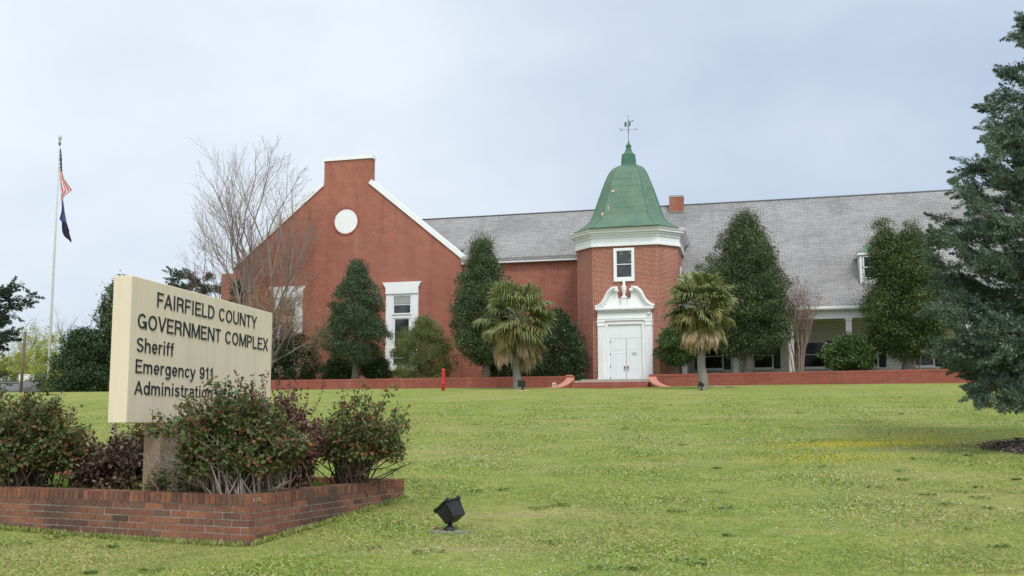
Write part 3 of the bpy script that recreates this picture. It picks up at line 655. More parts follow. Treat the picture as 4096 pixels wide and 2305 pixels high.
# ---- doorway of the tower
def doorway():
    q = lambda px, py: B(px, py, 0)
    xL, xR = q(2393, 1400)[0], q(2611, 1400)[0]; zb = 3.862; oL, oR = q(2434, 1400)[0], q(2570, 1400)[0]
    zh = q(2505, 1298)[1]; zent = q(2505, 1283)[1]; zden = q(2505, 1252)[1]; zc0 = q(2505, 1243)[1]; zc1 = q(2505, 1233)[1]
    m = MB()
    pil = .36
    for a, b in ((xL, xL+pil), (xR-pil, xR)):
        m.box(a, b, -.14, -.001, zb, zent-.27)
        m.box(a-.03, b+.03, -.18, -.001, zent-.27, zent-.24); m.box(a-.015, b+.015, -.165, -.001, zent-.24, zent-.07); m.box(a-.04, b+.04, -.19, -.001, zent-.07, zent-.002)
        n = 7; 
        for k in range(n):
            x = a+.05+(pil-.1)*(k+.5)/n; m.box(x-.010, x+.010, -.152, -.1405, zb+.25, zent-.33)
        m.box(a-.02, b+.02, -.16, -.1525, zb, zb+.2)
    m.box(xL+pil, oL, -.09, -.001, zb, zent-.004); m.box(oR, xR-pil, -.09, -.001, zb, zent-.004); m.box(oL, oR, -.088, -.001, zh, zent-.004)
    m.box(oL-.10, oL-.001, -.12, -.0905, zb, zh+.10); m.box(oR+.001, oR+.10, -.12, -.0905, zb, zh+.10); m.box(oL-.10, oR+.10, -.118, -.0885, zh+.002, zh+.099)
    m.box(xL-.01, xR+.01, -.18, -.001, zent, zent+.09); m.box(xL-.02, xR+.02, -.20, -.001, zent+.09, zent+.14); m.box(xL, xR, -.165, -.001, zent+.14, zden)
    dc = m.build('doorcase', M_WHITE, BLD)
    d = MB(); n = 26
    d.box(xL-.02, xR+.02, -.19, -.001, zden, zden+.012)
    for k in range(n): x = xL+.03+(xR-xL-.06)*(k+.5)/n; d.box(x-.032, x+.032, -.25, -.001, zden+.013, zc0-.012)
    d.build('dentil_row', M_WHITE, dc)
    c = MB(); c.box(xL-.06, xR+.06, -.30, -.001, zc0-.01, zc0+.05); c.box(xL-.10, xR+.10, -.36, -.001, zc0+.05, zc1+.02); c.build('cornice', M_WHITE, dc)
    # broken swan-neck pediment
    P = lambda x, y: q(2380+x/9.06, 1100+y/9.06)
    zt = zc1+.02
    left = [P(30, 1205), P(130, 1170), P(230, 1095), P(320, 985), P(385, 850), P(440, 740), P(510, 640), P(600, 565), P(700, 515), P(790, 500)]
    tym = [(left[0][0]+.05, zt)]+[(x+.02, z-.05) for x, z in left[1:]]
    xa = P(830, 650)[0]; tym += [(P(830, 560)[0], P(0, 560)[1])]; tym += [(xa, P(0, 860)[1])]; xb = P(955, 915)[0]
    tym += [(xa+.05, P(0, 905)[1]), (xb, P(0, 915)[1]), (xb, zt)]
    cxu = q(2498, 1200)[0]
    mir = lambda pts: [(2*cxu-x, z) for x, z in pts][::-1]
    t = MB(); ptsL = tym[::-1]
    def ccw(p): return p if sum(p[i][0]*p[(i+1)%len(p)][1]-p[(i+1)%len(p)][0]*p[i][1] for i in range(len(p))) > 0 else p[::-1]
    t.prism_y(ccw(tym), -.12, -.001); t.prism_y(ccw(mir(tym)), -.12, -.001)
    ped = t.build('pediment', M_WHITE, dc)
    def scroll(mirror):
        s = MB(); pts = [np.array(p) for p in left]
        sc = np.array(P(800, 582))
        if mirror: pts = [np.array((2*cxu-p[0], p[1])) for p in pts]; sc = np.array((2*cxu-sc[0], sc[1]))
        n = len(pts)
        for band, (o0, o1, dep) in enumerate(((0, .05, .34), (-.07, 0, .28), (-.13, -.07, .22))):
            for i in range(n-1):
                a, b = pts[i], pts[i+1]
                def nr(k):
                    t = pts[min(k+1, n-1)]-pts[max(k-1, 0)]; t = t/np.linalg.norm(t); r = np.array([-t[1], t[0]]); return r if r[1] > 0 else -r
                na, nb = nr(i), nr(i+1)
                quad = ccw([tuple(a+na*o0), tuple(b+nb*o0), tuple(b+nb*o1), tuple(a+na*o1)]); s.prism_y(quad, -dep, -.002)
        for k in range(18):      # stepped brick-backed top edge
            pass
        r = .085
        circ = lambda rr: [(sc[0]+rr*math.cos(2*math.pi*k/20), sc[1]+rr*math.sin(2*math.pi*k/20)) for k in range(20)]
        s.prism_y(circ(.10), -.34, -.003); s.prism_y(circ(.055), -.37, -.3405); s.prism_y(circ(.025), -.39, -.3705)
        s.build('scroll', M_WHITE, ped)
        st = MB()
        for i in range(n-1):
            a, b = pts[i], pts[i+1]; L = np.linalg.norm(b-a); k = max(1, int(abs(b[1]-a[1])/.0677+.5))
            for j in range(k):
                p = a+(b-a)*(j+.5)/k; dx = abs(b[0]-a[0])/k*.5+.035; zt2 = p[1]+abs(b[1]-a[1])/k*.5+.10
                st.box(p[0]-dx, p[0]+dx, -.05-.002*(i*3+j), -.0015, p[1]-.02, zt2)
        st.build('stepped_edge', M_WHITE, ped)
        dn = MB()
        for i in range(2, n-2):
            a = pts[i]; t_ = pts[i+1]-pts[i-1]; t_ /= np.linalg.norm(t_); r_ = np.array([-t_[1], t_[0]]); r_ = r_ if r_[1] < 0 else -r_; c_ = a+r_*.17
            dn.box(c_[0]-.025, c_[0]+.025, -.15, -.121, c_[1]-.03, c_[1]+.03)
        dn.build('modillion', M_WHITE, ped)
    scroll(False); scroll(True)
    u = MB(); hw = q(2510, 1200)[0]-q(2498, 1200)[0]; zp = q(2498, 1192)[1]
    u.box(cxu-hw, cxu+hw, -.26, -.12, zt, zp-.04); u.box(cxu-hw*1.25, cxu+hw*1.25, -.30, -.12, zp-.04, zp); u.box(cxu-hw*.7, cxu+hw*.7, -.27, -.2605, zt+.12, zp-.12); u.box(cxu-hw*1.1, cxu+hw*1.1, -.28, -.12, zt+.001, zt+.06)
    u.build('pedestal', M_WHITE, ped)
    zu = zp; H = q(2498, 1124)[1]-zp
    pr = [(.14, 0), (.13, .02), (.085, .1), (.062, .15), (.06, .19), (.085, .2), (.085, .225), (.065, .23), (.10, .30), (.125, .42), (.135, .52), (.13, .55), (.148, .56), (.15, .585), (.14, .60), (.10, .66), (.075, .74), (.065, .80), (.078, .83), (.075, .86), (.05, .93), (.02, .985), (.0, 1.0)]
    MB().lathe([(r, zu+h*H) for r, h in pr], (cxu, -.17), 20).build('urn', M_WHITE, ped)
    # transom panel and two door leaves
    zt0, zt1 = q(2505, 1353)[1], zh; xg = q(2506, 1450)[0]; zd = zb+.03
    tp = MB(); tp.box(oL, oR, -.03, -.001, zt0, zt1); tp.box(oL, oR, -.055, -.0305, zt0, zt0+.05); tp.box(oL+.03, oR-.03, -.036, -.0305, zt0+.09, zt1-.05); tp.build('transom_panel', M_DOOR, dc)
    lx = oL+.10
    fr = MB(); fr.box(oL, lx, -.05, -.001, zb, zt0); fr.box(oR-.02, oR, -.05, -.001, zb, zt0); fr.build('door_frame', M_DOOR, dc)
    H2 = zt0-zd
    for a, b, hx, right in ((lx+.008, xg-.012, xg-.085, 0), (xg+.012, oR-.03, xg+.085, 1)):
        dm = MB(); dm.box(a, b, -.045, -.001, zd, zt0-.012)
        for z0, z1 in ((.055, .265), (.35, .73), (.80, .945)):
            Z0, Z1 = zd+H2*(1-z1), zd+H2*(1-z0); A, Bb = a+.16, b-.14; t = .022
            dm.box(A, Bb, -.050, -.0455, Z0, Z1)
            dm.box(A-t, A, -.056, -.0455, Z0-t, Z1+t); dm.box(Bb, Bb+t, -.056, -.0455, Z0-t, Z1+t); dm.box(A, Bb, -.0555, -.0455, Z0-t, Z0); dm.box(A, Bb, -.0555, -.0455, Z1, Z1+t)
        leaf = dm.build('door', M_DOOR, BLD)
        h = MB(); zz = q(2505, 1468)[1]; h.lathe([(.0, zz-.045), (.04, zz-.03), (.045, zz), (.03, zz+.03), (0, zz+.04)], (hx, -.075), 10)
        h.tube([(hx, -.07, zz), (hx+.004, -.11, zz-.08), (hx+.006, -.10, zz-.16), (hx+.008, -.06, zz-.21)], [.02, .018, .014, .014], 6); h.build('handle', M_BLACK, leaf)
        hg = MB()
        if not right:
            for f in (.92, .63, .34, .06): hg.box(a-.02, a+.012, -.065, -.046, zd+H2*f-.055, zd+H2*f+.055)
            hg.build('hinge', M_BLACK, leaf)
        else:
            x0, z1 = q(2380+1135/7.63, 1340+540/7.63); x1, z0 = q(2380+1278/7.63, 1340+625/7.63)
            n = MB().box(x0, x1, -.0535, -.0505, z0, z1).build('notice', M_NOTICE, leaf)
            fr = MB(); e = .008
            for bx in ((x0, x1, z0, z0+e), (x0, x1, z1-e, z1), (x0, x0+e, z0+e, z1-e), (x1-e, x1, z0+e, z1-e), (x0+e, x1-e, (z0+z1)/2-.004, (z0+z1)/2+.004)): fr.box(bx[0], bx[1], -.056, -.0536, bx[2], bx[3])
            rg = np.random.default_rng(5)
            for row in range(4):
                zz = z1-.025-row*(z1-z0-.03)/4; x = x0+.025
                while x < x1-.03:
                    L = rg.uniform(.008, .028); fr.box(x, min(x+L, x1-.02), -.0555, -.0536, zz-.013, zz-.004); x += L+.012
            fr.build('notice_print', M_LET, n)
    ct = MB(); cxm, czm = q(2596, 1254); ct.box(cxm-.05, cxm+.1, -.27, -.166, czm-.03, czm+.03); ct.lathe([(.0, czm-.10), (.035, czm-.09), (.045, czm-.04), (.045, czm)], (cxm, -.26), 12); ct.build('security_camera', M_WHITE, BLD)
    MB().tube([(cxm+.1, -.168, czm), (xR+.04, -.03, czm-.05), (xR+.03, -.02, czm-1.2), (xR+.03, -.02, 4.0)], .012, 5).build('cable', M_WHITE, BLD)
doorway()
# ------------------------------------------------------------------ terrace, garden walls, steps (facade frame)
def framed(name, label, cat, group=None): return thing(name, label, cat, (bw[0], bw[1], 0), ROT, group)
TZ = 3.86
XW0 = -29.4                         # left end of the garden wall
tm = MB().prism_z([(XW0+.15, -2.44), (-2.62, -2.44), (-2.62, .9), (2.0, .9), (2.0, -2.44), (48, -2.44), (48, 20), (XW0+.15, 20)], TZ-.02, TZ)
terrace = tm.build('terrace', M_LAWN, None); terrace.location = (bw[0], bw[1], 0); terrace.rotation_euler = (0, 0, ROT); tag(terrace, 'raised lawn behind the brick garden wall', kind='structure')
def garden_wall(x0, x1, zl, zr, label):
    g = framed('garden_wall', label, 'wall')
    yb, yf, h = -2.45, -2.70, .20
    m = MB(); n = max(1, int((x1-x0)/3)); 
    xs_ = np.linspace(x0, x1, n+1); zs_ = np.linspace(zl, zr, n+1)
    for i in range(n): m.prism_y([(xs_[i], 2.6), (xs_[i+1], 2.6), (xs_[i+1], zs_[i+1]-.10), (xs_[i], zs_[i]-.10)], yf, yb)
    m.build('brickwork', M_WALLB, g)
    c = MB()
    for i in range(n): c.prism_y([(xs_[i], zs_[i]-.0985), (xs_[i+1], zs_[i+1]-.0985), (xs_[i+1], zs_[i+1]), (xs_[i], zs_[i])], yf-.012, yb+.012)
    c.build('coping', M_SOLDIER, g)
    return g
GWL = garden_wall(XW0, -2.30, 4.02, 4.06, 'long low brick garden wall running left from the entrance steps')
GWR = garden_wall(1.47, 47, 4.085, 4.34, 'long low brick garden wall running right from the entrance steps')
m = MB().box(XW0+.001, XW0+.26, -2.44, 20, 2.2, 4.0).build('return_wall', M_WALLB, GWL)
m = MB(); m.box(-2.72, -2.40, -2.66, -2.36, 4.045, 4.12).build('pier_cap', M_CAPB, GWL)
ub = framed('utility_box', 'small white box fixed to the brick garden wall beside the left step cheek', 'utility box')
xb_, zb_ = B(2217, 1539, -2.70); m = MB(); m.box(xb_-.09, xb_+.09, -2.78, -2.701, zb_-.09, zb_+.09).build('housing', M_WHITE, ub)
m = MB(); m.box(xb_-.06, xb_-.01, -2.79, -2.781, zb_-.05, zb_+.05).box(xb_+.01, xb_+.06, -2.79, -2.781, zb_-.05, zb_+.05).build('socket_cover', M_METAL, ub)
def steps():
    st = framed('entrance_steps', 'brick entrance steps with concrete landing below the white double door', 'steps')
    l = MB(); l.box(-2.27, 1.62, -2.90, -.2, 3.68, 3.81); l.box(-1.9, 1.62, -2.88, -.2, 3.8105, 3.86); l.build('landing', M_CONC, st)
    MB().box(-2.29, 1.46, -3.22, -.5, 2.7, 3.70).build('step', M_SOLDIER, st)
    MB().box(-2.27, 1.44, -3.55, -3.221, 2.7, 3.535).build('step', M_SOLDIER, st)
    def cheek(sgn, xo):
        # curved wing wall sweeping down and outward from the pier
        n = 12; path = []
        for i in range(n+1):
            t = i/n; x = xo+sgn*(.05+.95*t**1.7); y = -2.72-1.0*t**.9; z = 3.43+(3.97-3.43)*(1-t)**1.6; path.append((x, y, z))
        w = .36; body = MB(); cap = MB(); vs = []; cs = []
        for x, y, z in path:
            a, b = (x-w*.5, x+w*.5); vs.append([(a, y, 2.6), (b, y, 2.6), (b, y, z-.06), (a, y, z-.06)]); e = .02; cs.append([(a-e, y-.0, z-.058), (b+e, y, z-.058), (b+e, y, z), (a-e, y, z)])
        for L_, mb in ((vs, body), (cs, cap)):
            for i in range(n):
                A, Bq = L_[i], L_[i+1]
                for k in range(4): mb.add([A[k], Bq[k], Bq[(k+1)%4], A[(k+1)%4]], [(3, 2, 1, 0)])
            mb.add(L_[0], [(0, 1, 2, 3)]); mb.add(L_[-1], [(3, 2, 1, 0)])
        b = body.build('cheek_wall', M_WALLB, st); cap.build('cheek_cap', M_CAPB, b)
    cheek(-1, -2.42); cheek(1, 1.60)
steps()
# ------------------------------------------------------------------ plain grotesque letters drawn as strokes (cap height 1)
def _arc(cx, cy, rx, ry, a0, a1, n=14):
    return [(cx+rx*math.cos(R(a0+(a1-a0)*i/n)), cy+ry*math.sin(R(a0+(a1-a0)*i/n))) for i in range(n+1)]
def _glyphs():
    h = .08; X = .74; g = {}            # h: half stroke inset, X: x-height
    g['A'] = (.68, [[(.03, 0), (.34, .96)], [(.65, 0), (.34, .96)], [(.155, .33), (.525, .33)]])
    g['C'] = (.70, [_arc(.36, .5, .28, .42, 38, 322, 26)])
    g['D'] = (.70, [[(h, 0), (h, 1)], [(h, 1-h), (.30, 1-h)]+_arc(.30, .5, .32, .5-h, 90, -90, 18)+[(h, h)]])
    g['E'] = (.61, [[(h, 0), (h, 1)], [(h, 1-h), (.58, 1-h)], [(h, .52), (.53, .52)], [(h, h), (.60, h)]])
    g['F'] = (.57, [[(h, 0), (h, 1)], [(h, 1-h), (.56, 1-h)], [(h, .50), (.50, .50)]])
    g['G'] = (.76, [_arc(.37, .5, .29, .42, 42, 345, 28)+[(.66, .42)], [(.42, .45), (.70, .45)], [(.675, 0), (.675, .48)]])
    g['I'] = (.26, [[(.13, 0), (.13, 1)]])
    g['L'] = (.55, [[(h, 0), (h, 1)], [(h, h), (.54, h)]])
    g['M'] = (.84, [[(h, 0), (h, 1)], [(h+.02, .97), (.42, .06)], [(.42, .06), (.74, .97)], [(.76, 0), (.76, 1)]])
    g['N'] = (.72, [[(h, 0), (h, 1)], [(h+.02, .97), (.62, .03)], [(.64, 0), (.64, 1)]])
    g['O'] = (.76, [_arc(.38, .5, .30, .42, 0, 360, 32)])
    g['P'] = (.63, [[(h, 0), (h, 1)], [(h, 1-h), (.36, 1-h)]+_arc(.36, .70, .20, .22, 90, -90, 14)+[(h, .48)]])
    g['R'] = (.69, [[(h, 0), (h, 1)], [(h, 1-h), (.38, 1-h)]+_arc(.38, .71, .20, .21, 90, -90, 14)+[(h, .50)], [(.40, .50), (.54, .40), (.565, .22), (.60, 0)]])
    g['S'] = (.66, [_arc(.33, .715, .235, .205, 25, 180, 12)+[(.105, .66), (.17, .57), (.33, .51), (.50, .45), (.565, .36)]+_arc(.33, .28, .245, .20, 0, -165, 14)])
    g['T'] = (.60, [[(.30, 0), (.30, 1)], [(.02, 1-h), (.58, 1-h)]])
    g['U'] = (.70, [[(h, 1), (h, .36)]+_arc(.35, .36, .27, .28, 180, 360, 16)+[(.62, 1)]])
    g['V'] = (.66, [[(.04, 1), (.33, .04)], [(.62, 1), (.33, .04)]])
    g['X'] = (.66, [[(.05, 0), (.61, 1)], [(.61, 0), (.05, 1)]])
    g['Y'] = (.66, [[(.04, 1), (.33, .42)], [(.62, 1), (.33, .42)], [(.33, 0), (.33, .45)]])
    g['a'] = (.56, [_arc(.28, .55, .19, .125, 160, 20, 10)+[(.47, .50), (.47, .12), (.54, .02)], [(.47, .42), (.20, .38), (.10, .28), (.10, .15)]+_arc(.24, .17, .14, .11, 180, 300, 8)+[(.47, .2)]])
    g['c'] = (.52, [_arc(.29, .37, .205, .30, 42, 318, 22)])
    g['d'] = (.60, [_arc(.29, .37, .20, .30, 0, 360, 24), [(.52, 0), (.52, 1)]])
    g['e'] = (.57, [[(.10, .36), (.48, .36)]+_arc(.29, .37, .20, .30, 0, 320, 24)])
    g['f'] = (.33, [[(.15, 0), (.15, .80)]+_arc(.27, .80, .12, .13, 180, 95, 6)+[(.32, .925)], [(.02, .66), (.31, .66)]])
    g['g'] = (.59, [_arc(.29, .38, .20, .29, 0, 360, 24), [(.51, .72), (.51, -.05)]+_arc(.30, -.05, .21, .17, 0, -155, 12)])
    g['h'] = (.58, [[(h, 0), (h, 1)], [(h, .42)]+_arc(.29, .46, .20, .20, 170, 0, 12)+[(.49, 0)]])
    g['i'] = (.24, [[(.12, 0), (.12, .72)], [(.12, .86), (.12, 1)]])
    g['m'] = (.86, [[(h, 0), (h, .72)], [(h, .44)]+_arc(.255, .48, .165, .18, 170, 0, 10)+[(.42, 0)], [(.42, .44)]+_arc(.595, .48, .165, .18, 170, 0, 10)+[(.76, 0)]])
    g['n'] = (.58, [[(h, 0), (h, .72)], [(h, .42)]+_arc(.29, .46, .20, .20, 170, 0, 12)+[(.49, 0)]])
    g['o'] = (.58, [_arc(.29, .37, .205, .30, 0, 360, 24)])
    g['r'] = (.36, [[(h, 0), (h, .72)], [(h, .42), (.12, .58), (.22, .65), (.35, .66)]])
    g['s'] = (.52, [_arc(.26, .54, .17, .125, 25, 190, 10)+[(.14, .44), (.26, .385), (.40, .33)]+_arc(.26, .20, .18, .13, 25, -165, 10)])
    g['t'] = (.33, [[(.15, .92), (.15, .18)]+_arc(.26, .17, .11, .11, 180, 270, 6)+[(.32, .06)], [(.02, .66), (.31, .66)]])
    g['y'] = (.54, [[(.04, .72), (.27, .04)], [(.50, .72), (.27, .0), (.20, -.17), (.12, -.215), (.04, -.21)]])
    g['9'] = (.58, [_arc(.29, .66, .20, .26, 0, 360, 24), [(.49, .66), (.49, .40)]+_arc(.28, .40, .21, .33, 0, -150, 14)])
    g['1'] = (.42, [[(.27, 0), (.27, 1)], [(.27, .93), (.20, .80), (.06, .75)]])
    g[' '] = (.30, [])
    return g
GLY = _glyphs()
def stroke_text(txt, name, mat, parent, loc, width, height, bold=.17, depth=.008):
    adv = 0; pos = []
    for ch in txt: pos.append(adv); adv += GLY[ch][0]+.085
    adv -= .085; sx = width/adv if width else height*.80; sz = height
    out = []
    for ch, x0 in zip(txt, pos):
        if ch == ' ': continue
        m = MB(); hb = bold*.5
        for k, st in enumerate(GLY[ch][1]):
            P = [np.array(((x0+x)*sx, z*sz)) for x, z in st]; n = len(P); closed = n > 4 and np.linalg.norm(P[0]-P[-1]) < 1e-6
            if closed: P = P[:-1]; n -= 1
            Lf = []; Rt = []
            for i in range(n):
                a = P[(i-1) % n] if (closed or i > 0) else P[i]; b = P[(i+1) % n] if (closed or i < n-1) else P[i]
                d1 = (P[i]-a); d2 = (b-P[i]); d1 = d1/(np.linalg.norm(d1)+1e-9); d2 = d2/(np.linalg.norm(d2)+1e-9)
                t = d1+d2; t = t/(np.linalg.norm(t)+1e-9); nn = np.array([-t[1], t[0]]); c = max(.5, nn@np.array([-d2[1], d2[0]]) if np.linalg.norm(d2) > .1 else nn@np.array([-d1[1], d1[0]]))
                # vertical stems are as wide as the font's condensed x scale, horizontals thinner
                w = nn/c*hb*height*np.array([.92, .80]); Lf.append(P[i]+w); Rt.append(P[i]-w)
            y0 = -depth-.0004*k; vs = [(x, y0, z) for x, z in Lf]+[(x, y0, z) for x, z in Rt]+[(x, 0, z) for x, z in Lf]+[(x, 0, z) for x, z in Rt]; fs = []
            for i in range(n if closed else n-1):
                j = (i+1) % n; fs += [(i+n, j+n, j, i), (i, j, j+2*n, i+2*n), (j+n, i+n, i+3*n, j+3*n)]
            if not closed: fs += [(0, 2*n, 3*n, n), (n-1, 2*n-1, 4*n-1, 3*n-1)]
            m.add(vs, fs)
        out.append(m)
    al = MB()
    for m in out: al.add(m.v, m.f)
    o = al.build(name, mat, parent); o.location = loc
    return o
# ------------------------------------------------------------------ sign
def sign():
    dl = 9.55; A = ray(504, 1692.6)*dl/ray(504, 1692.6)[1]; zb = A[2]+EYE; zt = ray(527, 1101)[2]*dl+EYE; zt = (ray(527, 1101)*dl/ray(527, 1101)[1])[2]+EYE
    ang = R(10.35); d = np.array([math.sin(ang), math.cos(ang)]); o2 = A[:2]      # along the face
    r = ray(1090, 1253); k = (zt-EYE)/r[2]; L = float((r[:2]*k-o2)@d)
    s = thing('sign', 'beige concrete sign board lettered with county office names', 'sign', (o2[0], o2[1], 0), math.pi/2-ang)
    # local frame: x along the face away from the viewer, -y out of the lettered face, so y>0 is its back
    th = .205
    pm = MB(); pm.box(0, L, 0, th, zb, zt); panel = pm.build('panel', M_SIGN, s, bevel=.008)
    x0, x1 = .66, L-.66
    MB().box(x0, x1, .006, th-.006, .55, zb-.002).build('post', M_POST, s)
    nrm2 = np.array([d[1], -d[0]])
    def at(px, py):
        r = ray(px, py); k = (o2@nrm2)/(r[:2]@nrm2); p = r[:2]*k; return float((p-o2)@d), EYE+r[2]*k
    Z = 2.3; Xo, Yo = 0, 1060
    lines = [('FAIRFIELD COUNTY', (1440, 385), (2357, 592), 140), ('GOVERNMENT COMPLEX', (1260, 578), (2460, 795), 146), ('Sheriff', (1250, 800), (1592, 842), 137), ('Emergency 911', (1240, 987), (1957, 1065), 130), ('Administration', (1233, 1190), None, 128)]
    for txt, a, b, cap in lines:
        xa, za = at(a[0]/Z, Yo+a[1]/Z); _, zc = at(a[0]/Z, Yo+(a[1]-cap)/Z); capm = zc-za
        if b: xb, zb2 = at(b[0]/Z, Yo+b[1]/Z); z = (za+zb2)/2; wd = xb-xa
        else: xb, _ = at(1950/Z, Yo+1250/Z); z = za; wd = xb-xa
        stroke_text(txt, 'lettering', M_LET, panel, (xa, -.001, z), wd, capm, bold=.138 if txt.isupper() else .132)
    return s
sign()
# ------------------------------------------------------------------ brick planter
PA = R(-21.8); PX = np.array([math.cos(PA), math.sin(PA)]); PYv = np.array([-math.sin(PA), math.cos(PA)])
PC = np.array([-2.52, 9.25])         # front right corner; x runs left along -PX, y back
def pl(x, y): p = PC+PX*x+PYv*y; return p
PTOP = .925
def planter():
    p = thing('brick_planter', 'low weathered brick planter with rowlock top around the sign', 'planter', (PC[0], PC[1], 0), PA)
    rg = np.random.default_rng(3)
    Lx, Ly, th = 6.2, 3.12, .20
    bl, bh, j, H = .200, .0545, .0132, .0677
    br = MB(); co = MB()
    def brick(x0, x1, y0, y1, z0, z1, mb):
        e = rg.uniform(-.003, .003, 2); mb.box(x0, x1, y0+e[0], y1+e[1], z0, z1)
    zc = PTOP-.098
    nrow = 9
    for r in range(nrow):
        z1 = zc-.010-r*H; z0 = z1-bh; off = (r % 2)*.1065
        x = 0.
        x = -off if off else 0
        first = True
        while x > -Lx:                 # front wall
            L = bl if not (first and off) else bl
            x1 = x if not first else 0; x0 = x-bl if not (first and off) else -.0965-.0
            if first and off: x0 = -.0965; x1 = 0
            brick(x0, x1, 0, bl if (first and off) else th*.5, z0, z1, br); x = x0-j; first = False
        y = (.1+j) if not off else (bl+j)
        if not off: pass
        yy = y
        while yy < Ly:                  # right wall
            brick(-th*.5, 0, yy, min(yy+bl, Ly), z0, z1, br); yy += bl+j
        yy = -.0
        x = -.1
        while x > -Lx: brick(x-bl, x, Ly-th*.5, Ly, z0, z1, br); x -= bl+j
    n = int((Lx)/.0677)
    for k in range(n):
        x1 = -k*.0677 if k else 0; x0 = -(k+1)*.0677+.0095
        brick(x0, x1-0 if k else -.0, -.006, th, zc, PTOP+rg.uniform(-.003, .002), co); brick(x0, x1, Ly-th, Ly, zc, PTOP+rg.uniform(-.003, .002), co)
    n = int((Ly-th)/.0677)
    for k in range(n-3):
        y0 = th+.01+k*.0677; brick(-th, .006, y0, y0+.058, zc, PTOP+rg.uniform(-.003, .002), co)
    c = MB(); c.box(-Lx, -.008, .008, th-.01, .05, zc-.004); c.box(-th+.01, -.008, th-.009, Ly-.01, .05, zc-.0045); c.box(-Lx, -th, Ly-th+.01, Ly-.012, .05, zc-.005)
    c.box(-Lx, -.01, .006, th-.012, zc-.003, PTOP-.012); c.box(-th+.012, -.006, th-.011, Ly-.3, zc-.0035, PTOP-.0125)
    c.build('mortar', M_MORTAR, p)
    br.build('brickwork', M_PBRICK, p); co.build('coping', M_PBRICK, p)
    # three pale number marks pressed into the corner brick of the right face
    for i, ch in enumerate('121'): 
        o = text_mesh(ch, 'number_mark', M_MORTAR, p, (.0065, .055+i*.042, zc+.035), .018, .034, rz=math.pi/2, depth=.003, centre=True)
    so = MB().box(-Lx, -th+.005, th-.005, Ly-th+.005, .3, .80); sb = so.build('planter_soil', M_LAWN, None)
    sb.location = (PC[0], PC[1], 0); sb.rotation_euler = (0, 0, PA); tag(sb, 'weedy soil bed filling the brick planter', kind='structure')
planter()
# ------------------------------------------------------------------ floodlights, standpipe, flagpole
def floodlight(pos, label, s=1., rz=0, tilt=R(50), base=M_CONC, axis=None, hz=.30, st_h=1.):
    g = thing('floodlight', label, 'floodlight', tuple(pos), rz, 'ground floodlights')
    b = MB(); rg = np.random.default_rng(int(abs(pos[0])*100)); n = 14
    P = [(.24*s*(1+.25*math.sin(k*1.7)+.1*rg.normal())*math.cos(2*math.pi*k/n), .17*s*(1+.2*math.cos(k*2.1))*math.sin(2*math.pi*k/n)) for k in range(n)]
    b.prism_z(P, -.05, .018*s); b.build('concrete_base', base, g)
    st = MB(); st.lathe([(.085*s, .02*s), (.075*s, .05*s), (.035*s, .075*s), (.026*s, .11*s)], (0, 0), 12); st.build('stem', M_BLACK, g)
    h = MB(); W2, H2, D = .135*s, .115*s, .21*s
    h.add([(-W2*.82, -D/2, -H2*.82), (W2*.82, -D/2, -H2*.82), (W2*.82, -D/2, H2*.82), (-W2*.82, -D/2, H2*.82), (-W2, D/2, -H2), (W2, D/2, -H2), (W2, D/2, H2), (-W2, D/2, H2)],
          [(0, 1, 2, 3), (7, 6, 5, 4), (0, 4, 5, 1), (1, 5, 6, 2), (2, 6, 7, 3), (3, 7, 4, 0)])
    e = .016*s; h.box(-W2-e, W2+e, D/2+.001, D/2+.03*s, -H2-e, H2+e)
    for sx in (-1, 1):
        for sz in (-1, 1): h.box(sx*W2*.8-.018*s, sx*W2*.8+.018*s, D/2-.01, D/2+.045*s, sz*(H2+e)-.014*s, sz*(H2+e)+.014*s)
    hd = h.build('lamp_housing', M_BLACK, g, bevel=.006*s)
    hd.location = (.02*s, 0, hz*s); hd.rotation_euler = (tilt, 0, 0)
    if axis:
        yv = Vector(axis[0]).normalized(); zv = Vector(axis[1]); zv = (zv-yv*zv.dot(yv)).normalized(); xv = yv.cross(zv); hd.rotation_euler = Matrix((xv, yv, zv)).transposed().to_euler()
    gl = MB(); gl.box(-W2*.85, W2*.85, D/2+.0305*s, D/2+.036*s, -H2*.85, H2*.85); gl.build('lens', M_GLASS, hd)
    y = MB(); y.tube([(0, 0, .10*s), (.01*s, 0, .17*s)], [.03*s, .026*s], 8); y.build('knuckle', M_BLACK, g)
    return g
p = ground(1800, 2128); FL1 = floodlight(p, 'black box floodlight tilted on a mossy concrete pad in the near lawn', .80, 0, R(42), M_PAD, ((-.50, .30, .81), (.75, -.60, .30)), .245)
p = ground(2090, 1563); floodlight(p, 'small dark floodlight on reddish base at foot of the left palm', 1.05, R(165), R(-10), M_BAREBOARD)
p = ground(2806, 1562); floodlight(p, 'small dark floodlight at the foot of the right palm', .75, R(60), R(25), M_SOIL)
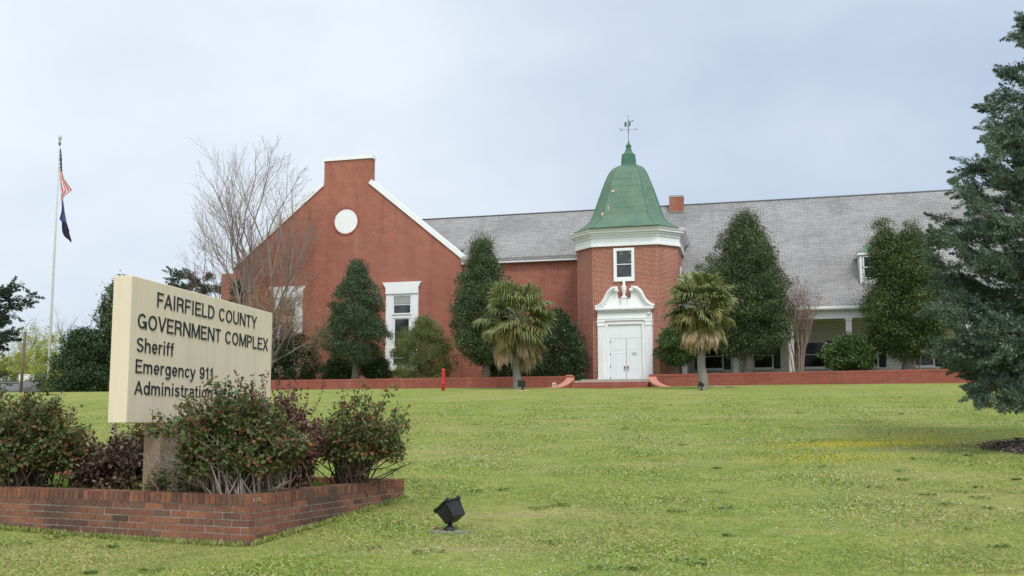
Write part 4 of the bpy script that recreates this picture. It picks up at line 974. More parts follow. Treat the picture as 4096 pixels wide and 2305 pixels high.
def standpipe():
    p = ground(1773, 1562); d = p[1]; k = d/F
    g = thing('standpipe', 'slim red fire standpipe on the lawn before the garden wall', 'hydrant', tuple(p))
    H = 87*k; r = 7.2*k
    MB().lathe([(r*1.0, -.1), (r*1.0, H*.28), (r*.98, H*.55), (r*.95, H*.86), (r*.95, H*.93)], (0, 0), 18).build('barrel', M_RED, g)
    MB().lathe([(r*1.02, H*.27), (r*1.14, H*.28), (r*1.14, H*.335), (r*1.02, H*.345)], (0, 0), 18).build('flange', M_RED, g)
    MB().lathe([(r*1.0, H*.90), (r*1.22, H*.925), (r*1.2, H*.95), (r*.7, H*.985), (r*.25, H*.99), (r*.25, H*1.01), (0, H*1.012)], (0, 0), 18).build('cap', M_RED, g)
    n = MB(); n.tube([(-r*.8, 0, H*.76), (-r*1.5, 0, H*.76)], [r*.4, r*.4], 10); n.tube([(-r*1.45, 0, H*.76), (-r*1.6, 0, H*.76)], [r*.5, r*.5], 6); n.build('hose_outlet', M_RED, g)
    n = MB(); n.tube([(-.1*r, -r*.7, H*.78), (-.1*r, -r*1.25, H*.78)], [r*.42, r*.42], 10); n.build('hose_outlet', M_RED, g)
    MB().lathe([(r*1.0, H*.665), (r*1.08, H*.67), (r*1.08, H*.69), (r*1.0, H*.695)], (0, 0), 18).build('collar', M_RED, g)
standpipe()
def flagpole():
    b = ground(190, 1555); d = b[1]; zt = EYE+ray(238, 548)[2]/ray(238, 548)[1]*d; H = zt-b[2]
    g = thing('flagpole', 'tall pale metal flagpole at the crest of the lawn', 'flagpole', tuple(b))
    MB().lathe([(.105, -.2), (.105, H*.38), (.09, H*.40), (.085, H*.55), (.045, H*.97)], (0, 0), 12).build('pole', M_POLE, g)
    MB().lathe([(.045, H*.968), (.11, H*.972), (.11, H*.98), (.04, H*.984), (.03, H*.99)], (0, 0), 12).build('truck', M_METAL, g)
    MB().lathe([(.0, H*.985), (.10, H*.988), (.165, H*.997), (.10, H*1.006), (0, H*1.009)], (0, 0), 16).build('ball_finial', M_POLE, g)
    MB().tube([(.12, -.02, 1.2), (.14, -.03, H*.5), (.12, -.02, H*.96)], .008, 4).build('halyard', M_POLE, g)
    k = d/F
    def cloth(name, label, cat, rows, mats, matf):
        # rows: (py, px left, px right) outline of the hanging, folded cloth
        v = []; nx = 9
        for (py, xl_, xr_) in rows:
            z = EYE+ray(239, py)[2]/ray(239, py)[1]*d
            for i in range(nx):
                t = i/(nx-1); px = xl_+(xr_-xl_)*t; r = ray(px, py); x = r[0]/r[1]*d
                y = d-.14+.16*math.sin(t*9+py*.02)*(.4+.6*t); v.append((x*y/d, y, z))
        f = []; mi = []
        for j in range(len(rows)-1):
            for i in range(nx-1): f.append((j*nx+i, j*nx+i+1, (j+1)*nx+i+1, (j+1)*nx+i)); mi.append(matf(j/(len(rows)-1), (i+.5)/(nx-1)))
        me = bpy.data.meshes.new(name); me.from_pydata(v, [], f); [me.materials.append(m) for m in mats]; me.polygons.foreach_set('material_index', mi)
        me.polygons.foreach_set('use_smooth', np.ones(len(f), bool))
        o = bpy.data.objects.new(name, me); COL.objects.link(o); so = o.modifiers.new('thickness', 'SOLIDIFY'); so.thickness = .008; tag(o, label, cat, 'flags on the pole'); return o
    z = lambda y: 520+y/3.021; x = lambda q: 180+q/3.021
    us = [(z(a), x(b), x(c)) for a, b, c in ((230, 183, 192), (280, 179, 199), (330, 178, 203), (380, 177, 205), (430, 178, 206), (470, 179, 207), (505, 181, 210), (540, 181, 217), (580, 179, 228), (620, 180, 245), (660, 183, 270), (700, 184, 300), (735, 188, 328), (770, 190, 280), (800, 192, 240), (830, 193, 218), (865, 194, 222), (885, 207, 228))]
    # resample
    def res(rows, n):
        a = np.array(rows); yy = np.linspace(a[0, 0], a[-1, 0], n); return [(q, np.interp(q, a[:, 0], a[:, 1]), np.interp(q, a[:, 0], a[:, 2])) for q in yy]
    mr = m_noise('flag_red', (.45, .03, .045), (.55, .05, .065), 5, .8, .05); mw = m_noise('flag_white', (.68, .66, .66), (.76, .75, .75), 5, .8, .05); mb = m_noise('flag_navy', (.03, .022, .06), (.06, .04, .10), 5, .8, .05)
    def usm(t, s):
        if t < .42: return 2 if (s < .3 or s > .55 or int(t*40) % 3) else 1
        return 0 if int(s*7.99+(t-.42)*3) % 2 == 0 else 1
    cloth('national_flag', 'red and white striped flag with navy canton hanging limp on the pole', 'flag', res(us, 46), (mr, mw, mb), usm)
    st = [(z(a), x(b), x(c)) for a, b, c in ((868, 200, 214), (900, 203, 224), (950, 203, 232), (1000, 196, 238), (1050, 183, 248), (1085, 172, 254), (1105, 190, 258), (1130, 204, 264), (1160, 202, 276), (1190, 203, 284), (1225, 206, 298), (1235, 208, 290), (1260, 218, 298), (1285, 228, 305), (1310, 256, 312), (1335, 290, 320), (1360, 306, 320))]
    m1 = m_noise('flag_blue', (.05, .05, .16), (.085, .08, .21), 4, .8, .05); m2 = m_noise('flag_dark', (.012, .012, .025), (.03, .022, .04), 4, .8, .05)
    cloth('state_flag', 'dark blue flag hanging limp below the striped flag', 'flag', res(st, 40), (m1, m2), lambda t, s: 0 if t < .48-.12*s*0 and s < .8 and t < .5 else (1 if t > .5 else 0))
flagpole()
# ------------------------------------------------------------------ vegetation helpers
def prof(pts): a = np.array(pts, float); return lambda t: np.interp(t, a[:, 0], a[:, 1])
def crown(rg, base, H, W2, pf, ncl, rcl, nleaf, leaf, up=.35, shell=(.55, 1.0), lob=.13, sq=1., wid=.5, zs=.66, lean=(0, 0), out=1.25, tips=.20):
    """clumped leaf crown: returns kite leaves. base: bottom centre, H height, W2 half width, pf(t) relative radius"""
    t = rg.random(ncl*4); w = pf(t)+.05; t = t[rg.random(len(t)) < w/w.max()][:ncl]; n = len(t)
    a = rg.random(n)*2*np.pi; p1, p2, p3 = rg.random(3)*6
    r = pf(t)*W2*(1+lob*np.sin(3*a+p1+4*t)+lob*.8*np.sin(5*a+p2-9*t)+lob*.7*np.sin(14*t+p3+2*a))
    rr = r*(shell[0]+(shell[1]-shell[0])*rg.random(n)**.45)
    rc = rcl*(.5+1.0*rg.random(n)**1.3)
    rr = np.maximum(rr-rc*.8, 0)*np.where(rc < rcl*.72, 1.0+.22*rg.random(n), 1.)
    C = np.stack([rr*np.cos(a)+lean[0]*t, rr*np.sin(a)*sq+lean[1]*t, t*H], 1)
    k = (nleaf*(rc/rcl)**1.8).astype(int)+4; idx = np.repeat(np.arange(n), k); N = len(idx)
    d = nrm(rg.normal(size=(N, 3))); rad = rc[idx]*rg.random(N)**.28
    ax = nrm(np.stack([np.cos(a)[idx], np.sin(a)[idx], np.full(N, up)], 1))
    d = nrm(d+ax*.45)
    tp = rg.random(N) < tips; rad = np.where(tp, rad*(1.1+.5*rg.random(N)), rad)
    P = C[idx]+d*rad[:, None]*np.array([1, 1, zs])
    dirn = nrm(d*.5+ax*.5+np.array([0, 0, .25])+rg.normal(size=(N, 3))*.65)
    nn = nrm(d*out+np.array([0, 0, .55])+rg.normal(size=(N, 3))*.40)
    L = leaf*(.6+.8*rg.random(N))
    P = P+np.asarray(base)
    return leaf_quads(P, dirn, nn, L, L*wid)
def trunk(mb, rg, p, q, r0, r1, n=7, wob=.05, seg=8):
    p, q = np.array(p, float), np.array(q, float); pts = [p+(q-p)*i/n+(rg.normal(size=3)*wob*np.array([1, 1, .2]) if 0 < i < n else 0) for i in range(n+1)]
    mb.tube(pts, [r0*(1.25 if i == 0 else 1)+(r1-r0)*i/n for i in range(n+1)], seg); return pts
def evergreen(name, label, cat, group, pos, H, W2, pf, mat, seed, ncl=420, rcl=.42, nleaf=60, leaf=.10, cb=.06, bark=M_BARK, tr=.2, **kw):
    rg = np.random.default_rng(seed); g = thing(name, label, cat, tuple(pos), 0, group)
    m = MB(); trunk(m, rg, (0, 0, -.1), (0, 0, H*.85), tr, .03)
    for k in range(14):
        z = H*(cb+.75*rg.random()); a = rg.random()*6.28; L = W2*float(pf((z/H-cb)/(1-cb)))*.75
        m.tube([(0, 0, z), (L*.5*math.cos(a), L*.5*math.sin(a), z+L*.2), (L*math.cos(a), L*math.sin(a), z+L*.35)], [tr*.35, tr*.22, .015], 5)
    m.build('trunk', bark, g)
    q = crown(rg, (0, 0, H*cb), H*(1-cb), W2, pf, ncl, rcl, nleaf, leaf, **kw)
    quads('crown', q, mat, g); return g
def shrub(name, label, cat, group, pos, H, W2, pf, mat, seed, ncl=304, rcl=.28, nleaf=50, leaf=.09, stem=M_STEMR, nst=9, cb=.1, **kw):
    rg = np.random.default_rng(seed); g = thing(name, label, cat, tuple(pos), 0, group); m = MB()
    for k in range(nst):
        a = rg.random()*6.28; r = W2*.55*rg.random()**.5; q = (r*math.cos(a), r*math.sin(a), H*(.55+.3*rg.random()))
        m.tube([(.06*math.cos(a), .06*math.sin(a), -.05), (q[0]*.4, q[1]*.4, q[2]*.4), q], [.035, .025, .01], 5)
    m.build('stems', stem, g); quads('foliage', crown(rg, (0, 0, H*cb), H*(1-cb), W2, pf, ncl, rcl, nleaf, leaf, **kw), mat, g); return g
D2 = 1.59                     # the sizes below were measured on a 2576-pixel wide view of the photograph
def at_terr(dx, yl): return terr(dx*D2, yl, TZ)
def size(p, dpx): return dpx*D2*p[1]/F
def place(dx, yl, l, r, top, bot=None):
    p = at_terr(dx, yl); zt = EYE+ray(dx*D2, top*D2)[2]/ray(dx*D2, top*D2)[1]*p[1]; return p, zt-p[2], size(p, r-l)/2
PCONE = prof([(0, .55), (.1, .85), (.28, 1), (.5, .82), (.72, .56), (.88, .33), (1, .06)])
PEGG = prof([(0, .5), (.1, .85), (.3, 1), (.5, .92), (.68, .74), (.82, .50), (.93, .27), (1, .07)])
PBALL = prof([(0, .45), (.2, .9), (.45, 1), (.7, .88), (.88, .6), (1, .15)])
PDOME = prof([(0, .8), (.2, 1), (.5, .95), (.75, .75), (.92, .45), (1, .1)])
# four clipped hollies on the terrace
G1 = 'evergreen hollies before the building'
p, H, w = place(893, -.9, 797, 968, 655); evergreen('holly_tree', 'conical dark holly in front of the gable between its two tall windows', 'tree', G1, p, H, w, PCONE, M_HOLLY2, 11, 290, .50, 270, .08, cb=.16)
p, H, w = place(1224, -.6, 1128, 1292, 602); evergreen('holly_tree', 'tall rounded holly partly hidden behind the left palm', 'tree', G1, p, H, w, PEGG, M_HOLLY, 12, 380, .54, 280, .085, cb=.15, tr=.22, lean=(-.3, 0))
p, H, w = place(1880, -.9, 1765, 1990, 534); evergreen('holly_tree', 'tall broad holly behind the right palm, its top against the roof', 'tree', G1, p, H, w, PEGG, M_HOLLY, 13, 440, .60, 320, .085, cb=.15, tr=.30)
p, H, w = place(2284, -1.1, 2158, 2372, 556)
hd = evergreen('holly_tree', 'olive green twin topped holly hiding the roof dormer', 'tree', G1, p, H*.90, w, prof([(0, .5), (.12, .85), (.35, 1), (.6, .9), (.8, .66), (.93, .46), (1, .2)]), M_HOLLY3, 14, 420, .60, 320, .085, cb=.16, tr=.34, lean=(.25, 0))
rg = np.random.default_rng(99)
for k, (ox, hh) in enumerate(((-.55, 1.0), (.75, .985))):
    z = H*.70; q = crown(rg, (ox-.3, 0, z), H*hh-z, .8, PCONE, 46, .46, 230, .085); quads('crown_top', q, M_HOLLY3, hd)
# shrubs along the foot of the building
G2 = 'shrubs along the foot of the building'
def sh(name, label, dx, yl, l, r, top, mat, seed, pf=PBALL, **kw):
    p, H, w = place(dx, yl, l, r, top); p = terr((l+r)/2*D2, yl, TZ); return shrub(name, label, 'shrub', G2, p, H, w, pf, mat, seed, **kw)
sh('dark_shrub', 'dark evergreen shrub under the left gable window behind the sign', 740, 1.5, 655, 812, 838, M_DSHRUB, 21, PDOME, ncl=494, rcl=.3, nleaf=60)
sh('dark_shrub', 'low dark shrub at the lower left corner of the right gable window', 945, .8, 905, 985, 893, M_DSHRUB, 22, ncl=209)
sh('dark_shrub', 'low dark shrub in the shade between second holly and left palm', 1280, 1.2, 1215, 1340, 880, M_DSHRUB, 23, PDOME, ncl=304)
sh('dark_shrub', 'low dark shrub below the conical holly', 850, .2, 800, 905, 905, M_DSHRUB, 24, ncl=209)
sh('light_shrub', 'feathery yellow green shrub covering half of the right gable window', 1068, .6, 985, 1150, 800, M_LSHRUB, 25, PDOME, ncl=420, rcl=.36, nleaf=110, leaf=.07, cb=.03, shell=(.35, 1.0))
sh('dark_shrub', 'dark pointed evergreen shrub left of the white doorway', 1405, -.5, 1328, 1482, 780, M_DSHRUB, 26, prof([(0, .8), (.15, 1), (.4, .95), (.6, .75), (.8, .5), (1, .12)]), ncl=627, rcl=.3, nleaf=62, cb=.03)
p, H, w = place(1703, -1.2, 1650, 1758, 820)
evergreen('lollipop_shrub', 'round headed green shrub on bare stems right of the doorway', 'shrub', G2, p, H, w, PBALL, M_SSHRUB, 27, 380, .26, 80, .08, cb=.30, tr=.07)
sh('glossy_shrub', 'bright green glossy shrub in front of the porch', 2140, -1.5, 2076, 2206, 845, M_SSHRUB, 28, PBALL, ncl=418, rcl=.25, nleaf=55, leaf=.09, cb=.12)
sh('dark_shrub', 'small dark shrub by the wall under the big cedar', 2400, -1.4, 2372, 2440, 905, M_DSHRUB, 29, ncl=90)
def feather(p, H, w, mat, seed, parent):      # fine upright shoots above a shrub
    rg = np.random.default_rng(seed); m = MB()
    for k in range(150):
        a = rg.random()*6.28; r = w*.8*rg.random()**.5; b = np.array([r*math.cos(a), r*math.sin(a), H*(.72-.25*(r/w)**2)]); t = b+np.array([rg.normal()*.12+b[0]*.12, rg.normal()*.12+b[1]*.12, .35+.4*rg.random()])
        m.tube([b, (b+t)/2+rg.normal(size=3)*.02, t], [.010, .008, .004], 3, cap=False)
    m.build('shoots', mat, parent)
for o in COL.objects:
    if o.name.startswith('light_shrub'): feather(None, o.children[0].dimensions.z and size(np.array(o.location), 155), size(np.array(o.location), 70), m_noise('green_shoot', (.13, .15, .05), (.20, .22, .09), 5, .8, 0), 4, o)
# ------------------------------------------------------------------ leafless trees
def grow(rg, mb, tips, p, d, L, r, lev, maxlev, spread, up, kids=(4, 6), wob=.10, seg=(8, 6, 5, 4, 3), env=None):
    n = 7 if lev < 2 else 4; pts = [p]; q = p.copy(); dd = d.copy()
    for i in range(n):
        dd = nrm(dd+rg.normal(size=3)*wob+np.array([0, 0, up])); q = q+dd*L/n
        if env and i > 0 and not env(q): break
        pts.append(q.copy())
    r1 = max(.004, r*(.16 if lev == 0 else .22))
    n = len(pts)-1; mb.tube(pts, list(np.linspace(r, r1, n+1)), seg[min(lev, 4)], cap=False)
    if lev >= maxlev: tips.append((np.array(pts), dd)); return
    k = rg.integers(*kids)
    for j in range(k):
        f = .30+.68*(j+rg.random()*.7)/k; i = min(int(f*n), n-1); b = pts[i]+(pts[i+1]-pts[i])*(f*n-i)
        t = nrm(pts[i+1]-pts[i]); a = nrm(rg.normal(size=3)); s = nrm(a-t*(a@t)); ang = spread*(.7+.6*rg.random())
        grow(rg, mb, tips, b, nrm(t*math.cos(ang)+s*math.sin(ang)), L*(.50+.22*rg.random())*(1-.25*f), r*(.42-.14*f), lev+1, maxlev, spread, up, kids, wob, seg, env)
def buds(rg, tips, per, size_, along=1., jit=.05, wid=.6):
    P = []; 
    for pts, d in tips:
        k = rg.poisson(per); f = 1-along*rg.random(k); i = np.minimum((f*(len(pts)-1)).astype(int), len(pts)-2); u = f*(len(pts)-1)-i
        P.append(pts[i]*(1-u[:, None])+pts[i+1]*u[:, None]+rg.normal(size=(k, 3))*jit)
    P = np.concatenate(P); n = len(P); L = size_*(.6+.8*rg.random(n)); return leaf_quads(P, rg.normal(size=(n, 3)), rg.normal(size=(n, 3)), L, L*wid)
def bare_tree(name, label, pos, H, seed, stems, maxlev, barkm, budm, per, bsz, spread=.55, up=.10, group=None, kids=(5, 8), r0=.22, along=1., jit=.04, part='buds', env=None):
    rg = np.random.default_rng(seed); g = thing(name, label, 'tree', tuple(pos), 0, group); m = MB(); tips = []
    for (bx, by, dx, dy, z0, L, r) in stems:
        grow(rg, m, tips, np.array([bx, by, z0]), nrm(np.array([dx, dy, 1.])), L, r, 0, maxlev, spread, up, kids, env=env)
    m.build('trunk', barkm, g)
    if budm: quads(part, buds(rg, tips, per, bsz, along, jit), budm, g)
    return g, tips
p, H, w = place(657, 1.2, 420, 800, 330)
st = [(-.3, 0, -.07, 0, -.2, H*.70, .18), (.25, 0, .04, .05, -.2, H*.71, .17), (.45, .05, .15, -.05, .2, H*.64, .15), (-.3, -.1, -.22, -.1, 1.0, H*.57, .12), (0, .1, -.10, .30, .8, H*.56, .10), (0, -.1, .1, -.30, .8, H*.56, .10), (-.3, 0, -.36, .1, 1.6, H*.46, .10), (-.2, 0, -1.3, -.1, 1.6, H*.36, .07), (-.2, 0, -.75, -.1, 1.6, H*.42, .08), (.3, 0, .30, .1, 1.6, H*.52, .10)]
bare_tree('bare_maple_tree', 'tall spreading leafless tree with reddish buds in front of the gable', p, H, 31, st, 3, M_TWIG, M_BUD, 6, .048, spread=.50, up=.09, kids=(5, 7), env=lambda q: ((q[0]+1.0)/4.6)**2+((q[2]-H*.56)/(H*.455))**2 < .98+.22*math.sin(q[0]*9+q[1]*4+q[2]*6) or q[2] < H*.22)
p = at_terr(668, -.2)
st = [(0, 0, .05, 0, -.2, 4.2, .15), (0, 0, .55, -.1, .8, 3.6, .10), (0, 0, -.45, -.2, 1.0, 3.2, .09), (0, 0, .9, .15, 1.3, 3.6, .08), (0, 0, .25, -.5, 1.2, 3.2, .09), (0, 0, 1.6, -.3, 1.0, 4.2, .07), (0, 0, .7, .2, 2.2, 4.0, .07), (0, 0, 2.4, -.2, 1.2, 3.4, .06), (0, 0, -.9, .1, 1.4, 2.6, .07)]
bare_tree('budding_tree', 'smaller tree with sparse new orange leaves before the left gable window', p, 6, 32, st, 3, M_TWIG, M_ORANGE, 5, .07, spread=.7, up=.02, kids=(5, 7), jit=.16, part='young_leaves')
# crape myrtles by the porch
def myrtle(label, dx, yl, Hd, W_, seed, n=11):
    p = at_terr(dx, yl); rg = np.random.default_rng(seed); g = thing('crape_myrtle', label, 'tree', tuple(p), 0, 'crape myrtles by the porch'); m = MB(); tips = []
    zt = EYE+ray(dx*D2, Hd*D2)[2]/ray(dx*D2, Hd*D2)[1]*p[1]; H = zt-p[2]
    for k in range(n):
        a = rg.random()*6.28; s = .04+.17*rg.random(); grow(rg, m, tips, np.array([.16*math.cos(a), .16*math.sin(a), -.05]), nrm(np.array([s*math.cos(a), s*math.sin(a), 1])), H*(.5+.22*rg.random()), .045, 0, 2, .30, .12, (4, 7), .05)
    m.build('stems', M_MYRTLE, g); quads('seed_heads', buds(rg, tips, 12, .06, .6, .05), M_MYRT, g)
myrtle('leafless multi stemmed crape myrtle with brown seed heads beside the porch column', 2006, -1.2, 684, 90, 41)
myrtle('pale trunked crape myrtle rising into the twin topped holly', 2306, -1.2, 640, 60, 42, 6)
# ------------------------------------------------------------------ palms
def palm(label, px, py, topD, hub, seed, wD, tan, extra_dead, arch=.3):
    p = ground(px, py); k = p[1]/F; rg = np.random.default_rng(seed); g = thing('cabbage_palm', label, 'palm tree', tuple(p), 0, 'palms on the lawn before the garden wall')
    zh = EYE+ray(px, hub*D2)[2]/ray(px, hub*D2)[1]*p[1]-p[2]          # hub height
    Rf = wD*D2*k/2
    m = MB(); n = 26; pts = [(.03*math.sin(i*.5), .02*math.cos(i*.8), -.1+(zh-.2)*i/n) for i in range(n+1)]
    m.tube(pts, [(.235-.065*min(i/8, 1)+.006*(i % 2)) for i in range(n+1)], 12)
    for i in range(40):          # old leaf bases under the crown
        z = zh-.1-1.15*rg.random(); a = rg.random()*6.28; m.tube([(.18*math.cos(a), .18*math.sin(a), z), (.34*math.cos(a), .34*math.sin(a), z+.28)], [.05, .025], 4)
    m.build('trunk', M_BARKP, g)
    green, dead, mid = [], [], []; pet = MB()
    def frond(az, el, Lp, Rl, droop, store, fold=.5, ns=30, wide=2.2):
        # petiole from the hub, then a fan of strap segments
        d = np.array([math.cos(az)*math.cos(el), math.sin(az)*math.cos(el), math.sin(el)]); h = np.array([.08*math.cos(az), .08*math.sin(az), zh-.15+.3*max(el, -.6)])
        c = h+d*Lp+np.array([0, 0, -.16*Lp*droop]); pet.tube([h, h+d*Lp*.5+np.array([0, 0, .03]), c], [.022, .016, .012], 4, cap=False)
        side = np.array([-math.sin(az), math.cos(az), 0]); upv = np.cross(d, side); upv = upv if upv[2] > 0 else -upv; ro = rg.normal()*.55; side, upv = side*math.cos(ro)+upv*math.sin(ro), upv*math.cos(ro)-side*math.sin(ro)
        for i in range(ns):
            a = (i/(ns-1)-.5)*wide*1.15+rg.normal()*.03; v = d*math.cos(a)+side*math.sin(a)*.95+upv*(abs(a)*.25*fold+.05*rg.normal()); v = nrm(v)
            L = Rl*(.72+.28*math.cos(a))*(.85+.25*rg.random()); w_ = .044
            m1 = c+v*L*.55+np.array([0, 0, -droop*L*.07]); dr = droop*(.55+.5*rg.random()); t = m1+nrm(v+np.array([0, 0, -dr*.9]))*L*.32; t2 = t+nrm(v*.6+np.array([0, 0, -dr*2.4]))*L*.24*(.4+rg.random())
            s = nrm(np.cross(v, upv+rg.normal(size=3)*.25))
            store.append([c-s*.008, m1-s*w_, m1+s*w_, c+s*.008]); store.append([m1-s*w_, t-s*w_*.55, t+s*w_*.55, m1+s*w_]); store.append([t-s*w_*.55, t2-s*.004, t2+s*.004, t+s*w_*.55])
    for k2 in range(42):
        el = -.40+1.55*rg.random()**1.1; frond(k2*2.4+rg.normal()*.4, el, Rf*.52*(.55+.6*rg.random()), Rf*.54*(.85+.3*rg.random()), arch*(.6+.8*rg.random()), green, fold=.9, ns=36, wide=2.7)
    for k2 in range(tan): frond(rg.random()*6.28, -.8+.7*rg.random(), Rf*.44*(.7+.5*rg.random()), Rf*.46, .9+.5*rg.random(), mid, ns=30, wide=2.4)
    for k2 in range(extra_dead): frond(rg.random()*6.28, -1.35+.7*rg.random(), Rf*.42*(.7+.5*rg.random()), Rf*.48, 1.2+.8*rg.random(), dead, ns=24, wide=1.6)
    quads('green_fronds', np.array(green), M_FROND, g); quads('yellowing_fronds', np.array(mid), M_FRONDM, g); quads('dead_fronds', np.array(dead), M_FRONDY, g); pet.build('leaf_stalks', M_STALK, g)
M_STALK = m_noise('palm_stalk', (.20, .19, .08), (.30, .25, .13), 5, .7, .1)
M_FRONDM = m_leaf('palm_frond_yellowing', [(.14, .155, .045), (.24, .22, .075), (.30, .22, .08), (.17, .19, .06)], .55, .25, 1)
palm('green palm with arching pale fronds left of the doorway', 2067, 1556, 690, 795, 51, 212, 14, 12, .75)
palm('shaggy palm with many dead hanging fronds right of the doorway', 2810, 1557, 665, 765, 52, 190, 20, 30, .45)
# ------------------------------------------------------------------ big cedar at the right edge and juniper at the left
def spray_tree(name, label, pos, H, mat, seed, branches, needle, nper, tufts, rcl, barkm=M_BARKB, tr=.22):
    """branches: (height, azimuth, length, rise) list; foliage plumes along the outer part of every branch"""
    rg = np.random.default_rng(seed); g = thing(name, label, 'tree', tuple(pos), 0); m = MB(); Q = []
    trunk(m, rg, (0, 0, -.2), (0, 0, H*.96), tr, .03, 10, .04)
    for (z, az, L, rise) in branches:
        n = 6; d = np.array([math.cos(az), math.sin(az), 0]); pts = [np.array([0, 0, z])+d*L*i/n+np.array([0, 0, rise*L*(i/n)-.10*L*math.sin(math.pi*i/n)*.6])+rg.normal(size=3)*.03*L*(i > 0) for i in range(n+1)]
        m.tube(pts, list(np.linspace(max(.018, .03*L*.6), .006, n+1)), 5, cap=False)
        pts = np.array(pts); k = max(4, int(tufts*L))
        f = .22+.80*rg.random(k)**.75; f = np.minimum(f, 1.0); i = np.minimum((f*n).astype(int), n-1); u = f*n-i
        C = pts[i]*(1-u[:, None])+pts[i+1]*u[:, None]+rg.normal(size=(k, 3))*np.array([.16, .16, .10])*(L*.30+.25)*(1.05-.6*f)[:, None]
        ax = nrm(d[None]+np.array([0, 0, .10])+rg.normal(size=(k, 3))*.45)
        kk = nper; idx = np.repeat(np.arange(k), kk); N = len(idx)
        a = rg.normal(size=(N, 3)); along = (rg.random(N)-.25)*rcl*2.2; perp = a-(a*ax[idx]).sum(1, keepdims=True)*ax[idx]; taper = np.clip(1-along/(rcl*1.9), .15, 1)
        P = C[idx]+ax[idx]*along[:, None]+nrm(perp)*(rcl*.50*rg.random(N)**.6*taper)[:, None]
        dr = nrm(ax[idx]*.9+nrm(perp)*.7+rg.normal(size=(N, 3))*.35); Ln = needle*(.6+.8*rg.random(N))
        Q.append(leaf_quads(P, dr, nrm(perp)*.8+np.array([0, 0, .55])+rg.normal(size=(N, 3))*.45, Ln, Ln*.27))
    m.build('trunk', barkm, g); quads('crown', np.concatenate(Q), mat, g); return g
def cedar():
    yc = 16.0; r = ray(4330, 1795); X = r[0]/r[1]*yc; zg = float(hgt(X, yc)); pos = (X, yc, zg); rg = np.random.default_rng(61)
    H = 8.6; br = []
    # visible left side: tips taken from the photograph's outline (height, reach)
    def tip(dx, dy, dyy=0):
        y = yc+dyy; q = ray(dx*D2, dy*D2)/ray(dx*D2, dy*D2)[1]*y; return q[0]-X, dyy, q[2]+EYE-zg
    tips = [(2535, 92), (2560, 110), (2512, 165), (2500, 185), (2478, 235), (2470, 262), (2505, 270), (2445, 322), (2468, 350), (2490, 330), (2440, 385), (2398, 425), (2420, 415), (2372, 475), (2400, 470), (2400, 520), (2350, 550), (2358, 580), (2335, 605), (2352, 630), (2300, 680), (2318, 700), (2312, 740), (2350, 720), (2330, 775), (2360, 760), (2332, 805), (2352, 850), (2330, 865), (2375, 845), (2345, 895), (2392, 905), (2410, 940), (2440, 900), (2470, 880), (2500, 850), (2460, 800), (2430, 780), (2480, 700), (2440, 640), (2470, 560), (2500, 480), (2520, 400), (2540, 300), (2545, 560), (2530, 640), (2540, 740), (2520, 900), (2545, 860)]
    for i, (dx, dy) in enumerate(tips):
        x, y, z = tip(dx, dy, rg.uniform(-1.3, .9) if i > 1 else 0); x += .26; L = math.hypot(x, y); rise = .10+.35*max(0, (z-3)/6)+.12*rg.random(); br.append((max(.7, z-rise*L), math.atan2(y, x), L, rise))
    for dx, dy in ((2500, 1030), (2470, 985), (2545, 1000)):     # low drooping boughs
        x, y, z = tip(dx, dy, -.8); L = math.hypot(x, y); br.append((z+.42*L, math.atan2(y, x), L, -.42))
    for k in range(54):
        z = 1.9+(H-2.2)*rg.random()**1.1; L = (2.6*(1-z/H)**.8+.2)*(.8+.35*rg.random()); br.append((z, rg.uniform(-2.2, 2.2), L, .15+.2*rg.random()))
    spray_tree('red_cedar_tree', 'big blue green cedar cut off by the right edge of the view', pos, H, M_CEDAR, 62, br, .062, 175, 11.5, .20)
    # mulch ring
    m = MB(); n = 40; ri = 1.62
    P = [(ri*(1+.05*math.sin(3*a)+.04*math.sin(7*a+1))*math.cos(a), ri*.95*(1+.05*math.sin(4*a))*math.sin(a)) for a in np.linspace(0, 2*math.pi, n, endpoint=False)]
    v = [(X, yc, zg+.07)]+[(X+x*.6, yc+y*.6, float(hgt(X+x*.6, yc+y*.6))+.05) for x, y in P]+[(X+x, yc+y, float(hgt(X+x, yc+y))-.01) for x, y in P]
    f = [(0, 1+i, 1+(i+1) % n) for i in range(n)]+[(1+i, 1+n+i, 1+n+(i+1) % n, 1+(i+1) % n) for i in range(n)]
    o = MB().add(v, f).build('mulch_ring', M_MULCH); tag(o, 'dark wood chip mulch under the big cedar', kind='stuff')
    rg = np.random.default_rng(7); N = 2600; a = rg.random(N)*6.28; rr = ri*1.06*np.sqrt(rg.random(N)); x = X+rr*np.cos(a); y = yc+rr*np.sin(a)*.95
    z = np.maximum(hgt(x, y), hgt(x, y)+.055*(1-rr/ri)**.3*(rr < ri))+.012; L = .05+.06*rg.random(N)
    c = quads('wood_chips', leaf_quads(np.stack([x, y, z], 1), rg.normal(size=(N, 3))*np.array([1, 1, .2]), rg.normal(size=(N, 3))*.35+np.array([0, 0, 1]), L, L*.4), m_leaf('wood_chip', [(.03, .02, .018), (.09, .06, .05), (.16, .11, .10), (.22, .18, .17)], .9, 0, 2), None); tag(c, 'loose wood chips over the mulch ring', kind='stuff')
cedar()
